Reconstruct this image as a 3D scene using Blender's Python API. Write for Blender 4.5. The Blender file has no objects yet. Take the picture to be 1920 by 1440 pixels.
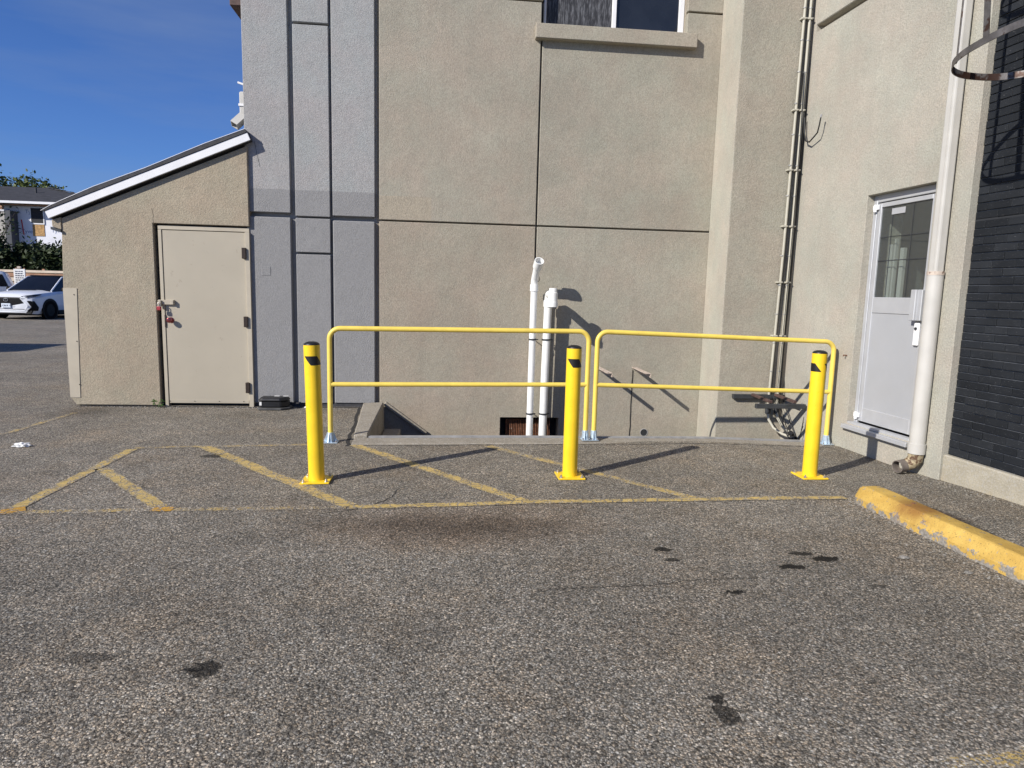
import bpy, bmesh, math, random
from mathutils import Vector, Matrix, noise as mnoise
random.seed(7)
scn = bpy.context.scene
COL = scn.collection
R = math.radians
PI = math.pi

# ------------------------------------------------------------------ camera
cam_d = bpy.data.cameras.new('camera'); cam = bpy.data.objects.new('camera', cam_d); COL.objects.link(cam)
cam_d.sensor_width = 36.0; cam_d.sensor_fit = 'HORIZONTAL'; cam_d.lens = 23.425
cam_d.clip_start = 0.05; cam_d.clip_end = 2000
rx = Vector((0.9945876, -0.1008338, 0.0250610)); ry = Vector((-0.0110962, 0.1367395, 0.9905449)); rz = Vector((-0.1033072, -0.9854618, 0.1348805))
m = Matrix((rx, ry, rz)).transposed().to_4x4(); m.translation = (0, 0, 1.42)
cam.matrix_world = m
scn.camera = cam

# ------------------------------------------------------------------ light
SUN_AZ = R(234.0)      # bearing of the sun from +Y clockwise (behind and left of the camera)
SUN_EL = R(30.5)
sdir = Vector((math.sin(SUN_AZ)*math.cos(SUN_EL), math.cos(SUN_AZ)*math.cos(SUN_EL), math.sin(SUN_EL)))
w = bpy.data.worlds.new('World'); scn.world = w; w.use_nodes = True
nt = w.node_tree; nt.nodes.clear()
out = nt.nodes.new('ShaderNodeOutputWorld'); bg = nt.nodes.new('ShaderNodeBackground')
sky = nt.nodes.new('ShaderNodeTexSky'); sky.sky_type = 'NISHITA'; sky.sun_disc = False
sky.sun_elevation = SUN_EL; sky.sun_rotation = SUN_AZ
sky.altitude = 200; sky.air_density = 1.0; sky.dust_density = 0.1; sky.ozone_density = 4.0
# thin cirrus streaks
tc = nt.nodes.new('ShaderNodeTexCoord'); mp = nt.nodes.new('ShaderNodeMapping')
mp.inputs['Rotation'].default_value = (R(18), R(-14), R(25)); mp.inputs['Scale'].default_value = (1.1, 1.1, 7.0)
nz = nt.nodes.new('ShaderNodeTexNoise'); nz.inputs['Scale'].default_value = 2.2; nz.inputs['Detail'].default_value = 5; nz.inputs['Roughness'].default_value = .55
rm = nt.nodes.new('ShaderNodeMapRange'); rm.inputs['From Min'].default_value = .42; rm.inputs['From Max'].default_value = .72; rm.inputs['To Max'].default_value = .38
mx = nt.nodes.new('ShaderNodeMix'); mx.data_type = 'RGBA'; mx.inputs['B'].default_value = (3.0, 4.2, 7.0, 1)
nt.links.new(tc.outputs['Generated'], mp.inputs['Vector']); nt.links.new(mp.outputs[0], nz.inputs['Vector'])
nt.links.new(nz.outputs[0], rm.inputs[0]); nt.links.new(rm.outputs[0], mx.inputs['Factor'])
deep = nt.nodes.new('ShaderNodeMix'); deep.data_type = 'RGBA'; deep.blend_type = 'MULTIPLY'; deep.inputs['Factor'].default_value = 1; deep.inputs['B'].default_value = (.74, 1.05, 1.70, 1)
nt.links.new(sky.outputs[0], deep.inputs['A']); nt.links.new(deep.outputs['Result'], mx.inputs['A']); nt.links.new(mx.outputs['Result'], bg.inputs['Color'])
bg.inputs['Strength'].default_value = 0.058
nt.links.new(bg.outputs[0], out.inputs[0])
sun_d = bpy.data.lights.new('sun', 'SUN'); sun = bpy.data.objects.new('sun', sun_d); COL.objects.link(sun)
sun_d.energy = 5.0; sun_d.angle = R(0.53); sun_d.color = (1.0, .945, .86)
sun.rotation_euler = sdir.to_track_quat('Z', 'Y').to_euler(); sun.location = (-6, -5, 12)
scn.view_settings.view_transform = 'Standard'; scn.view_settings.look = 'None'
scn.view_settings.exposure = 0.24; scn.view_settings.gamma = 1.0; scn.view_settings.use_curve_mapping = False
scn.render.engine = 'CYCLES'

# ------------------------------------------------------------------ node helpers
class NT:
    def __init__(s, tree): s.t = tree
    def n(s, typ, **kw):
        x = s.t.nodes.new(typ)
        for k, v in kw.items(): setattr(x, k, v)
        return x
    def link(s, a, b): s.t.links.new(a, b)
    def put(s, sock, v):
        if hasattr(v, 'is_output') or isinstance(v, bpy.types.NodeSocket): s.link(v, sock)
        else: sock.default_value = v
    def math(s, op, a, b=None, c=None, clamp=False):
        x = s.n('ShaderNodeMath', operation=op, use_clamp=clamp); s.put(x.inputs[0], a)
        if b is not None: s.put(x.inputs[1], b)
        if c is not None: s.put(x.inputs[2], c)
        return x.outputs[0]
    def vmath(s, op, a, b=None):
        x = s.n('ShaderNodeVectorMath', operation=op); s.put(x.inputs[0], a)
        if b is not None: s.put(x.inputs[1], b)
        return x.outputs['Value'] if op in ('LENGTH', 'DOT_PRODUCT', 'DISTANCE') else x.outputs[0]
    def noise(s, vec, scale, detail=3, rough=.55, out='Fac'):
        x = s.n('ShaderNodeTexNoise'); s.link(vec, x.inputs['Vector']); x.inputs['Scale'].default_value = scale
        x.inputs['Detail'].default_value = detail; x.inputs['Roughness'].default_value = rough
        return x.outputs[0] if out == 'Fac' else x.outputs[1]
    def voro(s, vec, scale, feature='F1'):
        x = s.n('ShaderNodeTexVoronoi', feature=feature); s.link(vec, x.inputs['Vector']); x.inputs['Scale'].default_value = scale
        return x
    def remap(s, v, a, b, c=0., d=1., smooth=False):
        x = s.n('ShaderNodeMapRange'); s.put(x.inputs[0], v)
        if smooth: x.interpolation_type = 'SMOOTHSTEP'
        for i, q in enumerate((a, b, c, d)): s.put(x.inputs[i+1], q)
        return x.outputs[0]
    def mix(s, f, a, b, blend='MIX'):
        x = s.n('ShaderNodeMix', data_type='RGBA', blend_type=blend); s.put(x.inputs['Factor'], f)
        s.put(x.inputs['A'], a if not isinstance(a, tuple) else (*a[:3], 1)); s.put(x.inputs['B'], b if not isinstance(b, tuple) else (*b[:3], 1))
        return x.outputs['Result']
    def ramp(s, f, stops):
        x = s.n('ShaderNodeValToRGB'); s.put(x.inputs[0], f); e = x.color_ramp.elements
        while len(e) < len(stops): e.new(.5)
        for el, (p, c) in zip(e, stops):
            el.position = p; el.color = (*c, 1) if len(c) == 3 else c
        return x.outputs[0]
    def sep(s, v):
        x = s.n('ShaderNodeSeparateXYZ'); s.link(v, x.inputs[0]); return x.outputs
    def bump(s, h, strength, dist, normal=None):
        x = s.n('ShaderNodeBump'); s.put(x.inputs['Height'], h); x.inputs['Strength'].default_value = strength; x.inputs['Distance'].default_value = dist
        if normal is not None: s.link(normal, x.inputs['Normal'])
        return x.outputs[0]

def new_mat(name):
    mt = bpy.data.materials.new(name); mt.use_nodes = True
    t = mt.node_tree; t.nodes.clear()
    N = NT(t); o = N.n('ShaderNodeOutputMaterial'); b = N.n('ShaderNodeBsdfPrincipled'); N.link(b.outputs[0], o.inputs[0])
    return mt, N, b

def coords(N, local):
    if local: return N.n('ShaderNodeTexCoord').outputs['Object']
    return N.n('ShaderNodeNewGeometry').outputs['Position']

def simple(name, col, rough=.5, metal=0., mottle=.12, mscale=6., bump=0., bscale=80., spec=.5, local=True, speck=None):
    """paint / metal / plastic with mottling, fine relief and optional specks of another colour"""
    mt, N, b = new_mat(name); v = coords(N, local)
    f = N.noise(v, mscale, 4)
    lo = tuple(c*(1-mottle) for c in col); hi = tuple(min(1, c*(1+mottle)) for c in col)
    c = N.mix(N.remap(f, .3, .7), lo, hi)
    if speck:
        sc, th, scol = speck
        c = N.mix(N.remap(N.noise(v, sc, 4, .65), th, th+.06), c, scol)
    N.link(c, b.inputs['Base Color'])
    N.link(N.remap(N.noise(v, mscale*3, 3), .3, .7, max(0, rough-.07), min(1, rough+.07)), b.inputs['Roughness'])
    b.inputs['Metallic'].default_value = metal; b.inputs['Specular IOR Level'].default_value = spec
    if bump: N.link(N.bump(N.noise(v, bscale, 3), bump, .004), b.inputs['Normal'])
    return mt

def stucco(name, col, two_tone=None, patch=None, blotch=.11, grain=.62):
    mt, N, b = new_mat(name); v = coords(N, False)
    f = N.noise(v, 1.3, 6, .65); f2 = N.noise(v, 7, 4, .6); g = N.noise(v, 75, 4, .65)
    x, y, z = N.sep(v)
    base = col
    c = N.mix(N.remap(f, .3, .7), tuple(q*(1-blotch) for q in col), tuple(q*(1+blotch) for q in col))
    c = N.mix(N.remap(N.noise(v, 2.4, 4, .6), .35, .65), N.mix(1., c, (1.03, .985, .965), 'MULTIPLY'), N.mix(1., c, (.965, 1.005, .99), 'MULTIPLY'))
    if two_tone:
        zt, c2 = two_tone
        cc = N.mix(N.remap(f, .3, .7), tuple(q*(1-blotch*.6) for q in c2), tuple(q*(1+blotch*.6) for q in c2))
        zz = N.math('ADD', z, N.math('MULTIPLY', N.math('SUBTRACT', N.noise(v, 25, 2), .5), .012))
        c = N.mix(N.math('GREATER_THAN', zz, zt), cc, c)
    if patch:
        x0, x1, z0, z1, pc = patch
        pm = N.math('MULTIPLY', N.math('MULTIPLY', N.math('GREATER_THAN', x, x0), N.math('LESS_THAN', x, x1)),
                    N.math('MULTIPLY', N.math('GREATER_THAN', z, z0), N.math('LESS_THAN', z, z1)))
        c = N.mix(pm, c, pc)
    c = N.mix(N.remap(f2, .35, .75, 0, .22), c, tuple(q*.72 for q in col))
    # rain streaks: noise stretched vertically
    mpn = N.n('ShaderNodeMapping'); N.link(v, mpn.inputs[0]); mpn.inputs['Scale'].default_value = (6, 6, .35)
    c = N.mix(N.remap(N.noise(mpn.outputs[0], 1.6, 4), .52, .8, 0, .22), c, tuple(q*.7 for q in col))
    c = N.mix(N.remap(g, .38, .62, .42, 0.), c, tuple(q*.45 for q in col))
    N.link(c, b.inputs['Base Color']); b.inputs['Roughness'].default_value = .92; b.inputs['Specular IOR Level'].default_value = .15
    h = N.math('ADD', N.noise(v, 85, 4, .65), N.math('MULTIPLY', N.noise(v, 4, 3), 1.2))
    N.link(N.bump(h, grain, .012), b.inputs['Normal'])
    return mt

# asphalt node group, shared by the ground and by the worn paint on it
STAINS = [  # x, y, rx, ry, kept brightness
 (.08, 3.95, .62, .26, .56), (.55, 3.88, .5, .2, .76), (-.35, 3.98, .5, .2, .82),
 (1.438, 2.962, .045, .026, .07), (1.879, 3.245, .09, .032, .08), (2.035, 3.423, .075, .025, .14), (2.129, 3.343, .08, .036, .08),
 (1.252, 3.517, .05, .035, .12), (1.258, 3.365, .04, .028, .2), (.985, 2.124, .035, .028, .16), (.985, 2.035, .045, .06, .26),
 (-.87, 2.422, .055, .06, .2), (-.93, 2.42, .06, .012, .3), (-1.343, 2.523, .11, .04, .5), (-1.915, 5.698, .11, .06, .3),
 (-3.9, 7.7, .35, .4, .55), (3.35, 3.9, .12, .4, .5), (2.2, 3.0, .05, .02, .45), (.259, 5.126, .09, .018, 1.5), (1.24, 3.74, .03, .035, 1.45), (.35, 2.75, 1.6, .55, .9), (-2.6, 3.2, 1.3, .7, .84)]
ag = bpy.data.node_groups.new('asphalt', 'ShaderNodeTree')
ag.interface.new_socket('Color', in_out='OUTPUT', socket_type='NodeSocketColor')
ag.interface.new_socket('Height', in_out='OUTPUT', socket_type='NodeSocketFloat')
N = NT(ag); go = N.n('NodeGroupOutput'); v = N.n('ShaderNodeNewGeometry').outputs['Position']
warp = N.vmath('MULTIPLY', N.vmath('SUBTRACT', N.noise(v, 85, 3, .65, out='Color'), (.5, .5, .5)), (.016, .016, 0))
vv = N.vmath('ADD', v, warp)
va = N.voro(vv, 120); vb = N.voro(vv, 240)
ca = N.sep(va.outputs['Color']); cb = N.sep(vb.outputs['Color'])
chip = N.ramp(ca[0], [(0, (.11, .101, .086)), (.3, (.25, .231, .197)), (.6, (.385, .356, .305)), (.85, (.54, .503, .435)), (1, (.84, .80, .71))])
chip2 = N.ramp(cb[0], [(0, (.11, .101, .086)), (.5, (.30, .277, .237)), (.85, (.48, .446, .384)), (1, (.78, .735, .65))])
c = N.mix(N.math('GREATER_THAN', ca[1], .42), chip2, chip)
tint = N.ramp(ca[2], [(0, (1.0, .93, .86)), (.4, (1, 1, 1)), (.75, (.92, .95, 1.0)), (1, (1.08, .96, .84))])
c = N.mix(1.0, c, tint, 'MULTIPLY')
gap = N.remap(va.outputs['Distance'], .30, .74, 1.0, .36)
c = N.mix(1.0, c, N.ramp(gap, [(0, (0, 0, 0)), (1, (1, 1, 1))]), 'MULTIPLY')
big = N.remap(N.noise(v, .55, 5, .65), .3, .7, .78, 1.18); mid = N.remap(N.noise(v, 3.2, 5, .7), .3, .7, .82, 1.16)
k = N.math('MULTIPLY', big, mid)
pert = N.vmath('MULTIPLY', N.vmath('SUBTRACT', N.noise(v, 5, 5, .7, out='Color'), (.5, .5, .5)), (.55, .38, 0))
pert2 = N.vmath('MULTIPLY', N.vmath('SUBTRACT', N.noise(v, 32, 4, .7, out='Color'), (.5, .5, .5)), (.15, .085, 0))
for (sx, sy, srx, sry, sd) in STAINS:
    src = N.vmath('ADD', v, pert if srx > .2 else pert2)
    d = N.vmath('MULTIPLY', N.vmath('SUBTRACT', src, (sx, sy, 0)), (1/srx, 1/sry, 0))
    big_s = srx > .2
    msk = N.remap(N.vmath('LENGTH', d), 1.5 if big_s else 1.12, .0 if big_s else .85, 1.0, sd, smooth=True)
    k = N.math('MULTIPLY', k, msk)
k = N.math('MULTIPLY', k, N.remap(N.noise(v, 22, 4, .7), .3, .7, .93, 1.07))
c = N.mix(1.0, c, N.ramp(N.math('MULTIPLY', k, .5), [(0, (0, 0, 0)), (1, (2, 2, 2))]), 'MULTIPLY')
# rust streak beside the wheel stop pin and dirt brown near walls
rs = N.vmath('MULTIPLY', N.vmath('SUBTRACT', N.vmath('ADD', v, pert), (3.3, 3.95, 0)), (1/.16, 1/.34, 0))
c = N.mix(N.remap(N.vmath('LENGTH', rs), 1.3, .2, 0, .55, smooth=True), c, (.07, .022, .008))
bs_ = N.vmath('LENGTH', N.vmath('MULTIPLY', N.vmath('SUBTRACT', N.vmath('ADD', v, pert), (.1, 3.95, 0)), (1/.9, 1/.4, 0)))
c = N.mix(N.remap(bs_, 1.4, .1, 0, .75, smooth=True), c, N.mix(1.0, c, (1.10, .92, .80), 'MULTIPLY'))
br = N.remap(N.noise(v, 1.3, 5, .65), .48, .7, 0, .4)
c = N.mix(br, c, N.mix(1.0, c, (1.16, .98, .78), 'MULTIPLY'))
c = N.mix(1.0, c, (1.0, .985, .945), 'MULTIPLY')
N.link(c, go.inputs['Color'])
hh = N.math('ADD', N.math('MULTIPLY', N.math('SUBTRACT', 1.0, va.outputs['Distance']), .8), N.math('MULTIPLY', N.math('SUBTRACT', 1.0, vb.outputs['Distance']), .35))
hh = N.math('ADD', hh, N.math('MULTIPLY', ca[1], .5))
N.link(hh, go.inputs['Height'])

def asphalt_mat():
    mt, N, b = new_mat('asphalt'); g = N.n('ShaderNodeGroup'); g.node_tree = ag
    N.link(g.outputs[0], b.inputs['Base Color']); b.inputs['Roughness'].default_value = .85; b.inputs['Specular IOR Level'].default_value = .25
    N.link(N.bump(g.outputs[1], .9, .007), b.inputs['Normal']); return mt

def line_mat(name, wear, col=(.62, .45, .16)):
    mt, N, b = new_mat(name); g = N.n('ShaderNodeGroup'); g.node_tree = ag
    v = coords(N, False)
    uvn = N.n('ShaderNodeUVMap'); u = N.sep(uvn.outputs[0])
    edge = N.math('MULTIPLY', N.math('ABSOLUTE', N.math('SUBTRACT', u[1], .5)), 2.0)
    f = N.math('ADD', N.math('MULTIPLY', N.noise(v, 90, 3, .6), .55), N.math('MULTIPLY', N.noise(v, 5, 4, .65), .45))
    f = N.math('SUBTRACT', f, N.math('MULTIPLY', N.math('POWER', edge, 4), .16))
    mk = N.remap(f, wear, wear+.05)
    crk = N.remap(N.voro(N.vmath('ADD', v, N.vmath('MULTIPLY', N.noise(v, 12, 3, out='Color'), (.06, .06, .06))), 13, 'DISTANCE_TO_EDGE').outputs[0], .02, .07)
    mk = N.math('MULTIPLY', mk, crk)
    pc = N.mix(N.remap(N.noise(v, 14, 4), .3, .7), tuple(q*.78 for q in col), tuple(q*1.15 for q in col))
    pc = N.mix(N.remap(N.noise(v, 110, 2), .35, .6, .5, 0), pc, tuple(q*.45 for q in col))
    N.link(N.mix(mk, g.outputs[0], pc), b.inputs['Base Color']); b.inputs['Roughness'].default_value = .8; b.inputs['Specular IOR Level'].default_value = .25
    N.link(N.bump(g.outputs[1], .6, .005), b.inputs['Normal']); return mt

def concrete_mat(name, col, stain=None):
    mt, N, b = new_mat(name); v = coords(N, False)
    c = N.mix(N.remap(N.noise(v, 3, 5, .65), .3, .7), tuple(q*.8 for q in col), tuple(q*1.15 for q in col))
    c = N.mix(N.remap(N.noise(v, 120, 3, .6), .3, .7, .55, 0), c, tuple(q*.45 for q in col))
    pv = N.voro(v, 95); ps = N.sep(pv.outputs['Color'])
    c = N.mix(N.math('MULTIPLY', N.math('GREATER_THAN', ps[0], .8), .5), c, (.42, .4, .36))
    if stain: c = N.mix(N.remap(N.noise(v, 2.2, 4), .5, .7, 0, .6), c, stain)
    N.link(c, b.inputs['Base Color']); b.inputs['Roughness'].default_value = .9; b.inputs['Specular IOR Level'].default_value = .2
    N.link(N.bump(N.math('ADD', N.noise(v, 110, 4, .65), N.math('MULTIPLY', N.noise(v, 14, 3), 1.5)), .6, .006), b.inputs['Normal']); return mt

BEIGE = (.403, .364, .300)
M = {}
M['beige'] = stucco('beige_stucco', BEIGE, patch=(-.77, -.16, 2.24, 2.515, (.43, .375, .29)))
M['beige_low'] = stucco('beige_stucco_low', (.392, .345, .280))
M['beige_green'] = stucco('beige_stucco_greenish', (.385, .355, .295))
M['beige_wall'] = stucco('beige_stucco_side', (.44, .414, .355), grain=.5)
M['cream'] = stucco('cream_stucco', (.50, .468, .395), grain=.4)
M['beige_shed'] = stucco('beige_stucco_shed', (.415, .36, .275))
M['gray'] = stucco('gray_stucco', (.395, .393, .393), two_tone=(2.54, (.29, .287, .287)), blotch=.05)
M['door_paint'] = simple('beige_door_paint', (.42, .375, .293), .5, mottle=.05, mscale=1.6, bump=.08, bscale=9, speck=(11, .66, (.35, .305, .235)))
M['frame_paint'] = simple('beige_frame_paint', (.45, .40, .312), .5, mottle=.06)
M['white_metal'] = simple('white_metal', (.78, .78, .79), .4, mottle=.04)
M['white_pvc'] = simple('white_pvc', (.80, .80, .78), .33, mottle=.05, mscale=9, speck=(30, .72, (.6, .58, .54)))
M['white_old'] = simple('old_white_paint', (.50, .485, .45), .45, mottle=.07, mscale=5, speck=(26, .71, (.30, .20, .13)))
M['conduit'] = simple('painted_conduit', (.43, .41, .34), .5, mottle=.08)
M['dark_roof'] = simple('dark_roof_edge', (.045, .045, .05), .8, mottle=.25, mscale=20, bump=.3)
M['yellow'] = simple('yellow_powdercoat', (.88, .585, .022), .34, mottle=.07, mscale=7, bump=.05, bscale=30, speck=(34, .70, (.45, .31, .05)))
M['yellow_rail'] = simple('pale_yellow_powdercoat', (.80, .60, .11), .42, mottle=.08, mscale=9, bump=.05, bscale=40, speck=(38, .69, (.40, .29, .08)))
M['black_plastic'] = simple('black_plastic', (.012, .012, .013), .42, mottle=.3, mscale=12)
M['black_vinyl'] = simple('black_vinyl', (.008, .008, .008), .45)
M['galv'] = simple('galvanised_steel', (.52, .62, .70), .42, metal=.55, mottle=.22, mscale=28)
M['bolt'] = simple('zinc_bolt', (.6, .58, .55), .35, metal=.9, mottle=.2, mscale=40)
M['steel'] = simple('gray_steel', (.36, .36, .36), .55, metal=.3, mottle=.2, mscale=12)
M['dark_steel'] = simple('dark_painted_steel', (.035, .038, .042), .5, mottle=.3, mscale=14)
M['brown_steel'] = simple('brown_rusty_steel', (.085, .05, .042), .7, mottle=.35, mscale=22, bump=.3)
M['rust'] = simple('rusted_iron', (.15, .062, .032), .8, mottle=.5, mscale=26, bump=.5, speck=(40, .62, (.36, .33, .30)))
M['cage_steel'] = simple('worn_cage_steel', (.15, .138, .13), .5, metal=.45, mottle=.5, mscale=7, bump=.2, speck=(9, .50, (.06, .032, .022)))
M['flaky'] = simple('flaking_paint_steel', (.52, .44, .37), .75, mottle=.2, mscale=25, bump=.4, speck=(45, .56, (.13, .06, .035)))
M['aluminium'] = simple('mill_aluminium', (.50, .51, .53), .45, metal=.35, mottle=.06, mscale=6)
M['alu_panel'] = simple('grey_door_panel', (.40, .41, .43), .5, metal=.15, mottle=.03, mscale=3)
M['concrete'] = concrete_mat('concrete', (.33, .295, .24))
M['plinth'] = concrete_mat('cream_concrete', (.46, .42, .33), stain=(.36, .26, .11))
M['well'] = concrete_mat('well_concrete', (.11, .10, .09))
M['dark_plastic'] = simple('grey_black_plastic', (.07, .07, .068), .55, mottle=.3, mscale=15)
M['elbow'] = simple('peeling_rusty_elbow', (.33, .27, .17), .75, mottle=.4, mscale=18, bump=.6, bscale=60, speck=(24, .5, (.10, .055, .03)))
M['outlet'] = simple('dirty_outlet_pipe', (.16, .135, .115), .8, mottle=.4, mscale=14, bump=.4)
M['asphalt'] = asphalt_mat()
M['cable'] = simple('black_cable', (.012, .012, .012), .5)
M['brass_red'] = simple('reddish_brass', (.34, .09, .085), .22, metal=.85, mottle=.1)
M['red_lock'] = simple('red_lock_body', (.45, .06, .07), .35, metal=.3)
M['hinge'] = simple('dark_hinge', (.035, .022, .016), .5, metal=.2)
M['leaf'] = simple('weed_leaf', (.06, .13, .025), .5, mottle=.4, mscale=40)
M['paper'] = simple('white_paper', (.75, .75, .73), .8)
M['stone'] = simple('grey_chip', (.24, .225, .20), .85, mottle=.3, mscale=50)
M['interior'] = simple('dark_interior', (.02, .022, .026), .8)

def glass_mat(name, col, rough=.04, stripes=False):
    mt, N, b = new_mat(name); v = coords(N, False)
    c = N.mix(N.remap(N.noise(v, 2, 3), .3, .7), tuple(q*.7 for q in col), tuple(q*1.3 for q in col))
    N.link(c, b.inputs['Base Color']); b.inputs['Roughness'].default_value = rough; b.inputs['Specular IOR Level'].default_value = .7
    N.link(N.bump(N.noise(v, 1.5, 2), .05, .02), b.inputs['Normal'])
    return mt
M['glass'] = glass_mat('dark_glass', (.018, .021, .026))
def veiled_glass():
    mt = bpy.data.materials.new('veiled_glass'); mt.use_nodes = True; t = mt.node_tree; t.nodes.clear(); N = NT(t)
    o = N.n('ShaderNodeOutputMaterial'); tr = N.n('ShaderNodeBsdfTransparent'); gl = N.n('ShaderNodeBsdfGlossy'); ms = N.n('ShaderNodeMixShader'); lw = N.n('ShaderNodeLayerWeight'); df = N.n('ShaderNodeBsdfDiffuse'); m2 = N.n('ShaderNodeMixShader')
    tr.inputs[0].default_value = (.84, .88, .87, 1); gl.inputs['Roughness'].default_value = .03; df.inputs[0].default_value = (.30, .31, .30, 1); m2.inputs[0].default_value = .10  # grey diffuse veil lightens the pane in place of bright reflections
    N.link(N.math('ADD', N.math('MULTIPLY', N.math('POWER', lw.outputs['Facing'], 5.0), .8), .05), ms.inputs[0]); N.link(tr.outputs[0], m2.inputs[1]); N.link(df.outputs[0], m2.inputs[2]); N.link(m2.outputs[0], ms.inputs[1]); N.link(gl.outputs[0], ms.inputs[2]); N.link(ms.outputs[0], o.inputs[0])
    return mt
M['veiled_glass'] = veiled_glass()
M['hall'] = simple('hallway_paint', (.10, .105, .10), .8, mottle=.2)
def screen_mat():
    mt, N, b = new_mat('insect_screen'); v = coords(N, False)
    mpn = N.n('ShaderNodeMapping'); N.link(v, mpn.inputs[0]); mpn.inputs['Scale'].default_value = (60, 60, 9)
    f = N.noise(mpn.outputs[0], 1, 4, .7)
    N.link(N.mix(N.remap(f, .45, .7), (.02, .021, .026), (.15, .155, .17)), b.inputs['Base Color']); b.inputs['Roughness'].default_value = .7
    return mt
M['screen'] = screen_mat()
def brick_mat():
    mt, N, b = new_mat('black_painted_brick'); v = coords(N, False)
    oi = N.n('ShaderNodeObjectInfo')
    c = N.mix(oi.outputs['Random'], (.0095, .0112, .014), (.0175, .0198, .0235))
    c = N.mix(N.remap(N.noise(v, 3, 4), .4, .7), c, N.mix(1., c, (1.5, 1.5, 1.5), 'MULTIPLY'))
    c = N.mix(N.remap(N.noise(v, 160, 2), .70, .74), c, (.25, .25, .25))
    N.link(c, b.inputs['Base Color']); b.inputs['Roughness'].default_value = .75; b.inputs['Specular IOR Level'].default_value = .2
    N.link(N.bump(N.math('ADD', N.noise(v, 130, 3), N.noise(v, 18, 3)), .3, .004), b.inputs['Normal']); return mt
M['brick'] = brick_mat()
M['mortar'] = simple('lightened_mortar', (.12, .127, .14), .8, mottle=.3, mscale=20, local=False)  # black mortar coloured lighter to mimic sunlit ledges along the joints
def stop_mat():
    mt, N, b = new_mat('chipped_yellow_paint'); v = coords(N, False)
    z = N.sep(v)[2]
    pc = N.mix(N.remap(N.noise(v, 7, 5, .65), .3, .7), (.46, .285, .065), (.62, .42, .11))
    cc = N.mix(N.remap(N.noise(v, 60, 3), .3, .7), (.17, .155, .13), (.36, .33, .29))
    f = N.math('ADD', N.noise(v, 16, 6, .7), N.math('MULTIPLY', N.remap(z, .0, .075, .17, 0), 1.0))
    c = N.mix(N.remap(f, .60, .63), pc, cc)
    c = N.mix(N.remap(N.noise(v, 120, 3, .6), .62, .68), c, (.12, .09, .05))
    d = N.vmath('LENGTH', N.vmath('MULTIPLY', N.vmath('SUBTRACT', N.vmath('ADD', v, N.vmath('MULTIPLY', N.noise(v, 12, 4, out='Color'), (.12, .12, .12))), (3.10, 3.90, .18)), (7, 5.5, 7)))
    c = N.mix(N.remap(d, 1.3, .25, 0, .7, smooth=True), c, (.17, .055, .016))
    N.link(c, b.inputs['Base Color']); b.inputs['Roughness'].default_value = .8; b.inputs['Specular IOR Level'].default_value = .25
    N.link(N.bump(N.math('ADD', N.noise(v, 90, 4, .6), N.math('MULTIPLY', N.noise(v, 11, 3), 2.)), .5, .008), b.inputs['Normal']); return mt
M['stop'] = stop_mat()
def brush_mat(name, a, bcol, sc):
    mt, N, b = new_mat(name); oi = N.n('ShaderNodeNewGeometry')
    c = N.mix(N.noise(oi.outputs['Position'], sc, 3, .7), a, bcol)
    c = N.mix(oi.outputs['Random Per Island'], c, N.mix(1., c, (1.7, 1.6, 1.2), 'MULTIPLY'))
    N.link(c, b.inputs['Base Color']); b.inputs['Roughness'].default_value = .6; b.inputs['Specular IOR Level'].default_value = .3
    return mt
M['hedge'] = brush_mat('dark_foliage', (.010, .017, .007), (.028, .045, .015), 1.2)
M['tree'] = brush_mat('olive_foliage', (.035, .055, .015), (.10, .125, .04), .6)
M['bark'] = simple('bark', (.06, .045, .03), .9, mottle=.4, mscale=12, bump=.5)
def shingle_mat():
    mt, N, b = new_mat('dark_shingles'); v = coords(N, False)
    bt = N.n('ShaderNodeTexBrick'); mpn = N.n('ShaderNodeMapping'); N.link(v, mpn.inputs[0]); mpn.inputs['Rotation'].default_value = (R(-90), 0, 0)
    N.link(mpn.outputs[0], bt.inputs['Vector']); bt.inputs['Scale'].default_value = 1.0
    bt.inputs['Color1'].default_value = (.018, .019, .023, 1); bt.inputs['Color2'].default_value = (.032, .032, .038, 1); bt.inputs['Mortar'].default_value = (.02, .02, .022, 1)
    bt.inputs['Mortar Size'].default_value = .012; bt.inputs['Brick Width'].default_value = .33; bt.inputs['Row Height'].default_value = .075
    c = N.mix(N.remap(N.noise(v, 3, 4), .3, .7), bt.outputs[0], N.mix(1., bt.outputs[0], (1.5, 1.5, 1.5), 'MULTIPLY'))
    N.link(c, b.inputs['Base Color']); b.inputs['Roughness'].default_value = .9; return mt
M['shingle'] = shingle_mat()
M['wrap'] = simple('house_wrap', (.72, .73, .78), .6, mottle=.06, mscale=1.5)
M['wrap_ink'] = simple('wrap_print', (.16, .22, .36), .6)
M['wood'] = simple('sawn_wood', (.36, .20, .12), .75, mottle=.3, mscale=3)
M['wood_light'] = simple('pale_board', (.62, .52, .40), .7, mottle=.15, mscale=3)
M['osb'] = simple('osb_board', (.42, .25, .10), .8, mottle=.35, mscale=9)
M['column'] = simple('gray_render', (.40, .38, .34), .9, mottle=.08)
M['dark_wrap'] = simple('dark_gray_trim', (.06, .065, .075), .7)
M['red'] = simple('red_mark', (.5, .03, .03), .6)
M['car_white'] = simple('white_car_paint', (.74, .76, .80), .18, mottle=.02, spec=.6)
M['car_silver'] = simple('silver_car_paint', (.62, .65, .70), .2, mottle=.02, spec=.6)
M['car_black'] = simple('black_trim', (.005, .005, .006), .6, mottle=.2, spec=.2)
M['car_glass'] = glass_mat('car_glass', (.006, .007, .010), .12)
M['car_glass'].node_tree.nodes['Principled BSDF'].inputs['Specular IOR Level'].default_value = .25
M['tyre'] = simple('tyre_rubber', (.006, .006, .006), .9, spec=.1)
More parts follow.
